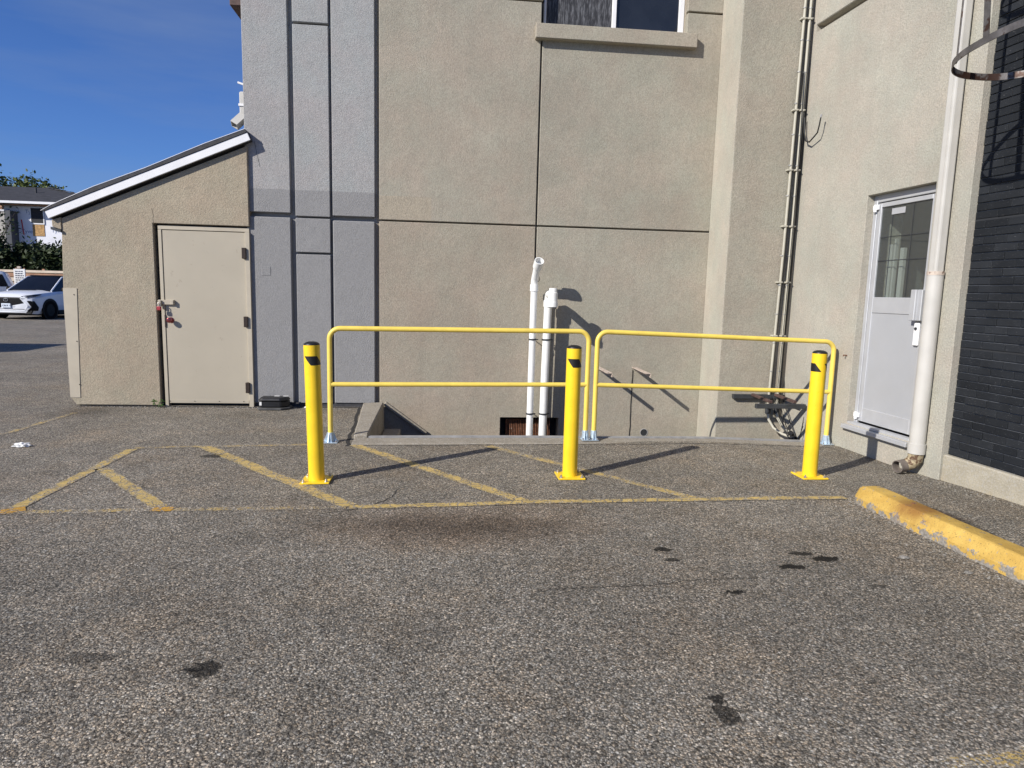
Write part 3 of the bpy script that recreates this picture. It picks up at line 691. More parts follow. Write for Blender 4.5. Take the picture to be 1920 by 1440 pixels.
MB().box((DO0+.072, fy-.002, .93), (DO0+.086, fy+.010, 1.07)).build('strike_gap', 'hinge', dl)
lock = thing('padlock', 'small red padlock hanging from the shed door hasp', 'padlock', (-3.255, fy-.055, 1.13))
MB().box((-3.275, fy-.068, 1.125), (-3.232, fy-.046, 1.168)).build('lock_body', 'red_lock', lock, bevel=.006, segs=2)
MB().tube([(-3.268, fy-.057, 1.165)]+arc((-3.253, fy-.057, 1.195), PI, 0, .015, (1, 0, 0), (0, 0, 1))+[(-3.238, fy-.057, 1.165)], .004, 8).build('shackle', 'bolt', lock, smooth=50)
# corner guard sheet and wall crack
cg = MB().prism(xz([(-4.285, .098), (-4.176, .098), (-4.142, 1.353), (-4.291, 1.353)], SF-.006), (0, .005, 0)).build('corner_guard', 'frame_paint', shed)
for z in (1.28, .75, .25): MB().tube([(-4.175, SF-.006, z), (-4.175, SF-.010, z)], .006, 8).build('screw', 'hinge', cg)
MB().tube([(-3.28, SF-.0005, 2.11), (-3.285, SF-.0005, 2.16), (-3.28, SF-.0005, 2.2), (-3.295, SF-.0005, 2.27)], .0016, 5).build('crack', 'hinge', shed)

# rain spout above the shed roof, on the side of the main building
sp = thing('rain_spout', 'short white rain spout above the shed roof at the grey wall edge', 'downspout', (-2.33, F+.16, 3.2))
MB().box((-2.345, F+.10, 3.33), (-2.262, F+.20, 3.62)).build('pipe', 'white_old', sp, bevel=.012)
MB().pipe((-2.295, F+.15, 3.37), (-2.395, F+.06, 3.235), .062, .052, 4).build('elbow', 'white_old', sp)
MB().bar((-2.262, F+.12, 3.69), (-2.36, F+.12, 3.72), .02, .02).build('bracket', 'white_metal', sp)
MB().box((-2.352, F+.09, 3.46), (-2.262, F+.21, 3.485)).build('strap', 'white_metal', sp)

# ================================================================== light well and kerb
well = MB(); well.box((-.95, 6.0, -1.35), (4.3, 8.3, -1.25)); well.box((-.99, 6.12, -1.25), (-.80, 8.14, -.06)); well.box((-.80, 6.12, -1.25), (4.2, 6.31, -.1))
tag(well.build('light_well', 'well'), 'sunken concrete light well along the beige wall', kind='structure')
kerb = thing('kerb', 'low concrete kerb with steel edging around the light well', 'kerb', (1.5, 6.2, 0))
def kz(x): return gz(x, 6.3)+.022-.022*sstep((x+.3)/3.2)
fk = MB(); n = 14
lo, hi = [], []
pts_f = [(-.83+ i*(4.06+.83)/n) for i in range(n+1)]
for a, b in zip(pts_f[:-1], pts_f[1:]):
    f0, f1 = 6.095+.036*(a+.83), 6.095+.036*(b+.83)
    fk.hexa([(a, f0, -.2), (b, f1, -.2), (b, f1+.225, -.2), (a, f0+.225, -.2)], [(a, f0+.012, kz(a)-.008), (b, f1+.012, kz(b)-.008), (b, f1+.225, kz(b)), (a, f0+.225, kz(a))])
bmesh.ops.remove_doubles(fk.bm, verts=fk.bm.verts, dist=.0005)
fk.build('front_kerb', 'concrete', kerb, bevel=.006)
sg = MB()
for a, b in zip(pts_f[:-1], pts_f[1:]):
    if b < -.62: continue
    a = max(a, -.70)
    f0, f1 = 6.325+.036*(a+.83), 6.325+.036*(b+.83)
    sg.hexa([(a, f0, kz(a)-.06), (b, f1, kz(b)-.06), (b, f1+.05, kz(b)-.06), (a, f0+.05, kz(a)-.06)], [(a, f0, kz(a)+.010), (b, f1, kz(b)+.010), (b, f1+.05, kz(b)+.010), (a, f0+.05, kz(a)+.010)])
bmesh.ops.remove_doubles(sg.bm, verts=sg.bm.verts, dist=.0005)
sg.build('steel_edge', 'steel', kerb)
sk = MB(); sk.hexa([(-.845, 6.33, -.3), (-.70, 6.33, -.3), (-.705, 8.09, -.3), (-.965, 8.09, -.3)], [(-.838, 6.335, .05), (-.705, 6.335, .055), (-.71, 8.09, .075), (-.955, 8.09, .062)])
sk.build('side_kerb', 'concrete', kerb, bevel=.012)
MB().box((-.700, 7.45, -1.2), (-.50, 8.0, -.235)).build('step', 'concrete', kerb, bevel=.01)
MB().bar((-.70, F-.02, .055), (-.20, F-.02, -.318), .045, .05).build('lit_strip_bar', 'concrete', kerb, bevel=.005)  # bar added to form a lit strip above the kerb's shadow line

# ================================================================== guard rails
def guard_rail(label, p0, p1, wL, wR):
    """p0, p1: feet (x, y, z)"""
    p0, p1 = Vector(p0), Vector(p1); H = 1.062; r = .0235; cr = .10
    t = thing('guard_rail', label, 'guard rail', tuple(p0), 'yellow guard rails along the light well')
    d = (p1-p0); d.z = 0; d.normalize(); up = Vector((0, 0, 1))
    a, b = p0+up*H, p1+up*H; dd = (b-a).normalized()
    path = [p0+up*.05, p0+up*.4]+arc(p0+up*(H-cr)+d*cr, PI, PI/2, cr, d, up)+arc(p1+up*(H-cr)-d*cr, PI/2, 0, cr, d, up)+[p1+up*.4, p1+up*.05]
    MB().tube(path, r, 16).build('frame', 'yellow_rail', t, smooth=50)
    MB().tube([p0+up*.545+d*.012, p1+up*.545-d*.012], r*.93, 14).build('mid_rail', 'yellow_rail', t, smooth=50)
    for p, wd in ((p0, wL), (p1, wR)):
        f = MB(); f.box((p.x-wd/2, p.y-.06, p.z), (p.x+wd/2, p.y+.06, p.z+.008))
        foot = f.build('foot', 'galv', t, bevel=.002)
        MB().lathe([(.032, .008), (.030, .095)], p, 16).build('collar', 'galv', foot, smooth=40)
        fins = MB()
        for sx, sy in ((1, 0), (-1, 0), (.35, -1), (-.35, -1), (0, 1)):
            q = Vector((sx, sy, 0)).normalized(); L = wd/2-.005 if sy == 0 else .055; c = q.cross(up)*.003
            bs = [p+q*.026+up*.008, p+q*L+up*.008, p+q*(L*.92)+up*.02, p+q*.03+up*.094]
            fins.hexa([v_-c for v_ in bs], [v_+c for v_ in bs])
        fins.build('gusset', 'galv', foot)
        for sx in (-1, 1): MB().lathe([(.008, .008), (.008, .022), (.004, .026)], p+Vector((sx*(wd/2-.014), -.045, 0)), 6).build('bolt', 'bolt', foot)
    return t
guard_rail('long yellow tube guard rail standing between the left and middle bollards', (-1.036, 6.231, 0.0), (1.397, 6.315, kz(1.4)+.002), .14, .082)
guard_rail('yellow tube guard rail on the right, ending beside the grey door wall', (1.483, 6.318, kz(1.48)+.002), (3.955, 6.40, kz(3.955)+.002), .082, .12)

# ================================================================== bollards
def bollard(label, loc, rot, lean=0.):
    t = thing('bollard', label, 'bollard', (0, 0, 0), 'yellow steel bollards')
    t['loc0'] = [0, 0, 0]
    r, H = .058, 1.012
    MB().lathe([(r, .012), (r, H)], n=40).build('post', 'yellow', t, smooth=40)
    MB().lathe([(r-.001, H-.002), (r-.001, H+.003), (r*.93, H+.010), (r*.75, H+.018), (r*.45, H+.024), (.004, H+.026)], n=36).build('cap', 'black_plastic', t, smooth=40)
    bp = MB().box((-.105, -.105, 0), (.105, .105, .012)).build('base_plate', 'yellow', t, bevel=.002)
    for sx in (-1, 1):
        for sy in (-1, 1):
            b = MB().lathe([(.015, .012), (.015, .015), (.010, .015), (.010, .026), (.0055, .026), (.0055, .036)], (sx*.082, sy*.082, 0), 8).build('bolt', 'bolt', bp)
    for k in (0, 165):
        mb = MB(); z1, z0 = .934, .868; n = 14
        prev = None
        for i in range(n+1):
            at = R(-62+95*i/n+k); ab = R(-12+95*i/n+k); col = []
            for j in range(5):
                a = at+(ab-at)*j/4; z = z1+(z0-z1)*j/4
                # camera-facing direction is -Y; angles grow to the right
                col.append(mb.bm.verts.new(((r+.0012)*math.sin(a), -(r+.0012)*math.cos(a), z)))
            if prev:
                for j in range(4): mb.bm.faces.new((prev[j], col[j], col[j+1], prev[j+1]))
            prev = col
        o = mb.build('stripe', 'black_vinyl', t, smooth=60)
        o.rotation_euler = (0, 0, R(rot))
    t.location = loc; t.rotation_euler = (0, lean, 0)
    return t
bollard('leftmost yellow bollard, tilted slightly, standing on a yellow hatch bar', (-.925, 4.94, gz(-.9, 4.9)+.002), 12, R(-1.3))
bollard('middle yellow bollard in front of the joint between the two guard rails', (1.002, 5.03, gz(1, 5)+.002), -4)
bollard('rightmost yellow bollard, nearest the wheel stop and the grey door', (3.0, 5.04, gz(3, 5)+.002), -92)

# ================================================================== wheel stop
ws = thing('wheel_stop', 'chipped yellow concrete wheel stop lying at the right edge', 'wheel stop', (3.07, 3.4, 0))
prof = [(-.108, -.03), (-.106, .045), (-.062, .121), (-.052, .125), (.055, .125), (.064, .121), (.104, .045), (.106, -.03)]
mb = MB(); rings = []
A, B = Vector((3.04, 4.37, 0)), Vector((3.11, 2.45, 0)); dirv = (B-A).normalized(); side = Vector((dirv.y, -dirv.x, 0)) * -1
stations = [(0, .80, .80), (.03, .92, .93), (.07, 1, 1)]+[(.07+.17*i, 1, 1) for i in range(1, 11)]+[(1.84, 1, 1), (1.89, .9, .9), (1.92, .78, .76)]
for (q, kx, kz_) in stations:
    c = A+dirv*q; jit = lambda: random.uniform(-.004, .004)
    rings.append([mb.bm.verts.new(c+side*(px*kx+jit())+Vector((0, 0, pz*kz_+jit()*.8))) for px, pz in prof])
for a, b in zip(rings[:-1], rings[1:]):
    for k in range(len(prof)-1): mb.bm.faces.new((a[k], a[k+1], b[k+1], b[k]))
mb.bm.faces.new(rings[0]); mb.bm.faces.new(rings[-1][::-1])
mb.build('block', 'stop', ws, bevel=.004, smooth=22)
for q in (.45, 1.5): MB().lathe([(.011, .10), (.011, .127), (.004, .129)], A+dirv*q+side*.01, 10).build('steel_pin', 'rust', ws)

# ================================================================== PVC pipes
pa = thing('vent_pipe', 'taller white plastic vent pipe with its open end turned up', 'pipe', (1.07, 7.98, -1.2), 'white plastic vent pipes')
mb = MB(); mb.tube([(1.06, 7.98, -1.24), (1.07, 7.98, .6), (1.074, 7.98, 1.47)], .041, 20).build('pipe', 'white_pvc', pa, smooth=50)
MB().lathe([(.050, 1.45), (.050, 1.53)], (1.074, 7.98, 0), 20).build('coupling', 'white_pvc', pa, smooth=40)
el = MB().tube([(1.074, 7.98, 1.5), (1.074, 7.975, 1.56), (1.077, 7.95, 1.61), (1.083, 7.85, 1.71), (1.088, 7.80, 1.755)], .043, 18).build('elbow', 'white_pvc', pa, smooth=50)
MB().pipe((1.086, 7.835, 1.73), (1.095, 7.755, 1.80), .056, .047).build('hub', 'white_pvc', el, smooth=40)
MB().tube([(1.112, 7.95, 1.56), (1.13, 7.95, 1.58), (1.128, 7.95, 1.62)], .004, 6).build('wire_clip', 'dark_steel', pa)
pb = thing('vent_pipe', 'shorter white plastic vent pipe with its end bent forward and down', 'pipe', (1.24, 7.98, -1.2), 'white plastic vent pipes')
MB().tube([(1.218, 7.98, -1.24), (1.235, 7.98, .4), (1.25, 7.98, 1.36)], .048, 20).build('pipe', 'white_pvc', pb, smooth=50)
el = MB().tube([(1.25, 7.98, 1.33), (1.251, 7.975, 1.385), (1.252, 7.95, 1.415), (1.253, 7.90, 1.42), (1.256, 7.70, 1.395)], .048, 18).build('elbow', 'white_pvc', pb, smooth=50)
MB().lathe([(.054, 1.315), (.054, 1.435), (.045, 1.445)], (1.257, 7.69, 0), 22).build('tee', 'white_pvc', el, smooth=40)
MB().lathe([(.046, 1.44), (.046, 1.485), (.042, 1.49)], (1.257, 7.69, 0), 22).build('cap', 'white_pvc', el, smooth=40)
MB().lathe([(.058, 1.27), (.058, 1.345)], (1.25, 7.98, 0), 20).build('coupling', 'white_pvc', pb, smooth=40)
MB().pipe((1.257, 7.69, 1.33), (1.257, 7.69, 1.275), .061, .05).build('hub', 'white_pvc', el, smooth=40)
for t_, x0, r_ in ((pa, 1.071, .041), (pb, 1.238, .048)):
    for z in (.875, -.035):
        xx = x0-.006*(z < 0)*1.3
        cl = MB().pipe((xx, 7.98, z-.009), (xx, 7.98, z+.009), r_+.007, r_+.0005).build('clamp', 'dark_steel', t_, smooth=40)
        MB().tube([(xx+r_+.004, 7.98, z), (xx+r_+.03, 7.98, z)], .006, 6).build('clamp_bolt', 'dark_steel', cl)
        MB().tube([(xx+.03, 8.0, z-.01), (xx+.05, F, z-.02)], .006, 6).build('rod', 'dark_steel', cl)

# ================================================================== wall stubs with hanging cables
for label, x0, x1, cxs in (('left flaking steel angle stub sticking out of the wall above the light well', 1.912, 1.945, 1.918), ('right flaking steel angle stub sticking out of the wall above the light well', 2.383, 2.412, 2.375)):
    t = thing('steel_stub', label, 'bracket', (x0, F, .5), 'rusty angle stubs on the beige wall')
    mb = MB(); w0 = .045
    mb.hexa([(x0-.02, F+.02, .53), (x0+w0, F+.02, .53), (x0+w0, F+.02, .536), (x0-.02, F+.02, .536)], [(x1-.025, F-.5, .512), (x1+w0, F-.5, .512), (x1+w0, F-.5, .518), (x1-.025, F-.5, .518)])
    mb.hexa([(x0+w0-.006, F+.02, .485), (x0+w0, F+.02, .485), (x0+w0, F+.02, .5295), (x0+w0-.006, F+.02, .5295)], [(x1+w0-.006, F-.5, .468), (x1+w0, F-.5, .468), (x1+w0, F-.5, .5115), (x1+w0-.006, F-.5, .5115)])
    mb.build('angle_bar', 'flaky', t)
    pts = [(cxs, F-.006, .50)]
    for i in range(1, 12): pts.append((cxs+random.uniform(-.006, .006)-.006*i/12, F-.006, .50-.088*i))
    MB().tube(pts, .0042, 6).build('cable', 'cable', t, smooth=60)

# ================================================================== steel bracket frame in the corner
fb = thing('equipment_bracket', 'dark steel equipment bracket on the pier above the light well', 'bracket', (3.7, 7.3, .25))
MB().bar((3.352, 7.350, .30), (3.97, 7.350, .30), .05, .05).build('wall_rail', 'dark_steel', fb, bevel=.003)
MB().bar((3.415, 6.90, .262), (3.985, 6.90, .262), .045, .05).build('front_bar', 'dark_steel', fb, bevel=.003)
for x, x2 in ((3.58, 3.60), (3.86, 3.88)):
    MB().bar((x, 7.324, .325), (x2, 6.925, .305), .04, .03).build('arm', 'brown_steel', fb, bevel=.003)
for x in (3.45, 3.95): MB().lathe([(.008, .288), (.008, .302)], (x, 6.90, 0), 6).build('bolt', 'bolt', fb)

# ================================================================== conduits, cable and loose wire at the corner
def conduit(label, xt, xb, yy, end):
    t = thing('conduit', label, 'conduit', (xb, yy, .3), 'beige conduits in the wall corner')
    MB().tube([(xt, yy, 5.6), (xt*.5+xb*.5, yy, 2.0), (xb, yy, .20)], .0145, 12).build('pipe', 'conduit', t, smooth=50)
    e = MB().tube([(xb, yy, .22)]+end, .0155, 12).build('elbow', 'conduit', t, smooth=50)
    MB().tube([end[-1], tuple(Vector(end[-1])+ (Vector(end[-1])-Vector(end[-2])).normalized()*.06)], .03, 12).build('fitting', 'black_plastic', t)
    MB().tube([(xb, yy, .10), (xb-.008, yy, .20)], .026, 12).build('fitting', 'dark_steel', t, smooth=40)
    for i, z in enumerate((4.45, 3.50, 2.86, 2.245, 1.62, 1.01)):
        x = xb+(xt-xb)*(z-.2)/5.4
        c = MB().box((x-.030, yy-.020, z-.010), (x+.030, 7.384, z+.010)).build('clamp', 'conduit', t, bevel=.003)
        MB().tube([(x+.022, yy-.02, z), (x+.022, yy-.032, z)], .007, 6).build('screw', 'bolt', c)
    MB().tube([(xt+.028, yy+.005, 5.6), (xt*.4+xb*.6+.032, yy, 2.6), (xt*.5+xb*.5+.026, yy+.005, 1.9), (xb+.028, yy, .9), (xb+.026, yy, .1)], .0095, 8).build('cable', 'cable', t, smooth=60)
    for i in range(14):
        z = .6+.33*i; x = xb+(xt-xb)*(z-.2)/5.4
        MB().pipe((x, yy, z-.004), (x, yy, z+.004), .019, .0163, 10).build('tie', 'steel', t)
    return t
conduit('left of two thin beige conduits running up beside the wall corner', 3.868, 3.785, 7.345, [(3.785, 7.345, .16), (3.80, 7.33, .03), (3.84, 7.28, -.06), (3.90, 7.18, -.11), (3.95, 7.08, -.125)])
conduit('right of two thin beige conduits, closest to the wall corner', 3.925, 3.893, 7.345, [(3.893, 7.345, .14), (3.90, 7.31, .05), (3.925, 7.22, -.04), (3.955, 7.12, -.08)])
t = thing('cable', 'thin black cable strapped beside the right conduit', 'cable', (3.945, 7.36, .2))
pts = [(3.955, 7.365, 5.6), (3.962, 7.362, 3.9), (3.968, 7.36, 3.4), (3.962, 7.362, 2.6), (3.945, 7.36, 1.4), (3.925, 7.355, .6), (3.93, 7.30, .3), (3.95, 7.1, .02), (3.97, 7.02, -.1)]
MB().tube(pts, .006, 8).build('sheath', 'cable', t, smooth=60)
MB().tube([(3.89, 7.32, 3.9), (3.905, 7.318, 3.2), (3.90, 7.31, 2.4), (3.885, 7.31, 1.2), (3.87, 7.31, .4)], .0045, 6).build('strand', 'cable', t, smooth=60)
for i in range(3):
    MB().tube([(3.80+.03*i, 7.31, .3), (3.83+.04*i, 7.22, .1), (3.90+.02*i, 7.05, -.12-.03*i), (3.93+.01*i, 6.9, -.15), (3.955, 6.85, .05+.05*i)], .0035, 6).build('strand', 'cable', t, smooth=60)
t = thing('loose_wire', 'stiff black wire hooking out from the corner conduits', 'wire', (3.95, 7.2, 3.2))
MB().tube([wp(.06, .05, 3.42), wp(.075, .05, 3.26), wp(.12, .055, 3.16), wp(.20, .06, 3.13), wp(.30, .07, 3.165), wp(.37, .08, 3.19), wp(.41, .09, 3.26), wp(.425, .09, 3.33)], .0075, 8).build('sheath', 'cable', t, smooth=60)
MB().tube([wp(.425, .09, 3.33), wp(.43, .09, 3.36)], .011, 8).build('end_cap', 'steel', t)

# ================================================================== downspout
ds = thing('downspout', 'tall dented white downspout between the grey door and the brick wall', 'downspout', tuple(wp(2.2, .06, 0)))
sD = 2.185
wallz = lambda z: wp(sD, .062, z)
mb = MB(); wbox(mb, sD-.045, sD+.045, .022, .102, 1.66, 5.8); mb.build('upper_pipe', 'white_old', ds, bevel=.014, segs=2)
mb = MB(); wbox(mb, sD+.012, sD+.018, .1025, .107, 1.68, 5.7); mb.build('seam', 'white_old', ds)
MB().tube([wallz(.17), wallz(1.675)], .062, 24).build('lower_pipe', 'white_old', ds, smooth=50)
MB().tube([wallz(1.655), wallz(1.685)], .065, 24).build('joint_ring', 'flaky', ds, smooth=40)
MB().tube([wallz(.15), wallz(.235)], .069, 24).build('collar', 'white_old', ds, smooth=40)
p0 = wallz(.16); q = [p0, p0-Vector((0, 0, .06)), wp(sD-.02, .09, .055), wp(sD-.03, .14, .035), wp(sD-.02, .20, .03)]
el = MB().tube(q[:4], [.060, .060, .056, .050], 20).build('elbow', 'elbow', ds, smooth=50)
MB().pipe(q[3], wp(sD-.015, .215, .03),   .054, .047).build('outlet', 'outlet', el, smooth=40)

# ================================================================== ladder cage
HC = Vector((3.639, 4.012, 3.014)); HA, HB, HTX, HTY = .375, .495, -.018, -.064
lc = thing('ladder_cage', 'rusty steel ladder safety cage hoop sticking out over the brick wall', 'ladder cage', (4.1, 4.0, 3.0))
def hp(a, z=0, k=1.):
    c, s = math.cos(a), math.sin(a); e = 2/2.4
    u = math.copysign(abs(c)**e, c)*HA*k; v_ = math.copysign(abs(s)**e, s)*HB*k
    return HC+Vector((u, v_, HTX*u+HTY*v_+z))
def hoop(z):
    mb = MB(); n = 64; ring = []
    for i in range(n):
        a = 2*PI*i/n
        ring.append([mb.bm.verts.new(hp(a, z+dz, k)) for dz, k in ((-.022, 1), (.022, 1), (.022, .985), (-.022, .985))])
    for i in range(n):
        A_, B_ = ring[i], ring[(i+1) % n]
        for k in range(4): mb.bm.faces.new((A_[k], A_[(k+1) % 4], B_[(k+1) % 4], B_[k]))
    return mb.build('hoop', 'cage_steel', lc, smooth=40)
for z in (0, 1.2, 2.4): hoop(z)
for a in (150, 270):
    p = hp(R(a), -.02, .975); n_ = Vector((math.cos(R(a)), math.sin(R(a)), 0)); tn = Vector((-n_.y, n_.x, 0))
    MB().bar(p, p+Vector((0, 0, 2.46)), .006, .042, up=tn).build('strap', 'cage_steel', lc)
p = hp(R(181), -.02, .985)
MB().bar(p, p+Vector((-.20, 0, 2.46)), .006, .045, up=(0, 1, 0)).build('strap', 'cage_steel', lc)
p = hp(R(72), -.02, .97)
MB().bar(p, p+Vector((0, 0, 2.5)), .03, .03).build('strap', 'rust', lc)
for sgn in (-.21, .21):
    y = HC.y+sgn; x = 4.05
    MB().bar((x, y, 2.75), (x, y, 5.9), .055, .012, up=(0, 1, 0)).build('rail', 'rust', lc)
    for z in (3.014, 4.214, 5.414): MB().bar((x+.03, y, z), (4.23, y, z), .04, .008).build('wall_arm', 'rust', lc)
for i in range(10): MB().tube([(4.05, HC.y-.205, 2.9+.3*i), (4.05, HC.y+.205, 2.9+.3*i)], .011, 8).build('rung', 'rust', lc)

# ================================================================== bait station, litter, weed, chips
bs = thing('bait_station', 'black plastic rodent bait station against the grey wall', 'bait station', (-1.98, 7.98, 0))
def octo(cx, cy, ax, ay, z0, z1, k=1.):
    pts = [(-1, -.45), (-.8, -1), (.55, -1), (1, -.3), (1, .8), (-1, .8)]
    lo = [(cx+p*ax, cy+q*ay, z0) for p, q in pts]; hi = [(cx+p*ax*k, cy+q*ay*k, z1) for p, q in pts]
    return MB().hexa(lo, hi)
octo(-1.97, 7.98, .185, .115, .002, .028).build('flange', 'dark_plastic', bs, bevel=.006)
octo(-1.97, 7.99, .165, .095, .029, .105).build('body', 'black_plastic', bs, bevel=.012)
octo(-1.97, 7.985, .175, .105, .106, .145, .82).build('lid', 'black_plastic', bs, bevel=.010)
mb = MB(); mb.box((-2.118, 7.893, .055), (-2.093, 7.8975, .095)); mb.build('label', 'paper', bs)
for x in (-1.98, -1.88): MB().box((x, 8.02, .1452), (x+.06, 8.055, .1468)).build('label', 'paper', bs)  # white patches on the lid stand in for its highlights
def blob(name, c, r, mat, label, cat, seed, flat=.4, crinkle=.5):
    bm = bmesh.new(); bmesh.ops.create_icosphere(bm, subdivisions=3, radius=1)
    for v_ in bm.verts:
        d = 1+crinkle*mnoise.noise(v_.co*2.3+Vector((seed, 0, 0)))+.25*crinkle*mnoise.noise(v_.co*6+Vector((seed, 5, 0)))
        v_.co = Vector((v_.co.x*d*r, v_.co.y*d*r*.7, max(-.15, v_.co.z)*d*r*flat))+Vector(c)
    me = bpy.data.meshes.new(name); bm.to_mesh(me); bm.free(); me.materials.append(M[mat])
    o = bpy.data.objects.new(name, me); COL.objects.link(o); return tag(o, label, cat)
blob('paper_litter', (-3.612, 6.03, .008), .06, 'paper', 'scrap of white paper lying on the asphalt at the left', 'litter', 3, .42, .8)
blob('dry_leaf', (2.588, 3.332, .006), .028, 'stone', 'pale dry leaf on the asphalt left of the wheel stop', 'leaf', 9, .3, .5)
blob('stone_chip', (2.80, 3.12, .004), .022, 'stone', 'small grey stone chip close to the wheel stop', 'stone', 13, .35, .5)
blob('stone_chip', (-1.62, 8.03, .01), .018, 'paper', 'white pebble beside the bait station', 'stone', 17, .8, .3)
wd = thing('weed', 'small green weed growing at the left foot of the shed door', 'plant', (-3.29, 8.02, 0))
st = MB()
for i in range(5):
    a = 2*PI*i/5+.3; st.tube([(-3.29, 8.03, 0), (-3.29+.03*math.cos(a), 8.02+.02*math.sin(a), .03), (-3.29+.06*math.cos(a), 8.02+.035*math.sin(a), .045+.01*i)], .0025, 5)
st.build('stem', 'leaf', wd)
for i in range(16):
    a = 2*PI*i/16+random.uniform(-.2, .2); L = random.uniform(.035, .055); r0 = random.uniform(.015, .05); z0 = random.uniform(.02, .085)
    d = Vector((math.cos(a), math.sin(a)*.6, random.uniform(-.1, .4))).normalized(); s_ = d.cross(Vector((0, 0, 1))).normalized()
    b0 = Vector((-3.29, 8.015, z0))+d*r0
    mb = MB(); P = [b0, b0+d*L*.4+s_*L*.3+Vector((0, 0, .006)), b0+d*L-Vector((0, 0, .006)), b0+d*L*.4-s_*L*.3+Vector((0, 0, .006))]
    mb.hexa(P, [p_+Vector((0, 0, .0012)) for p_ in P]); mb.build('leaf', 'leaf', wd)
gr = MB()
def chip_at(x, y, r):
    a0 = random.uniform(0, 6); z0 = gz(x, y); pts = [(x+r*random.uniform(.6, 1)*math.cos(a0+k*PI*2/5), y+r*random.uniform(.6, 1)*math.sin(a0+k*PI*2/5), z0) for k in range(5)]
    gr.hexa(pts, [(x+(p[0]-x)*.6, y+(p[1]-y)*.6, z0+r*random.uniform(.5, .9)) for p in pts])
for i in range(260): chip_at(random.uniform(-4.2, -.95), 8.07-abs(random.gauss(0, .07)), random.uniform(.004, .011))
for i in range(160): t_ = random.random(); p = wp(1.0+t_*3, .03+abs(random.gauss(0, .07)), 0); chip_at(p.x, p.y, random.uniform(.003, .008))
for i in range(160): y = random.uniform(2.6, 4.4); chip_at(3.07+random.choice((-1, 1))*(.125+abs(random.gauss(0, .05))), y, random.uniform(.003, .009))
for i in range(120): x = random.uniform(-.9, 3.8); chip_at(x, 6.07+.036*(x+.83)-abs(random.gauss(0, .04)), random.uniform(.003, .008))
for i in range(160): chip_at(random.uniform(-4, 3.5), random.uniform(1.8, 6), random.uniform(.003, .008))
tag(gr.build('gravel', 'stone'), 'loose gravel chips along the wall foot and kerb', kind='stuff')

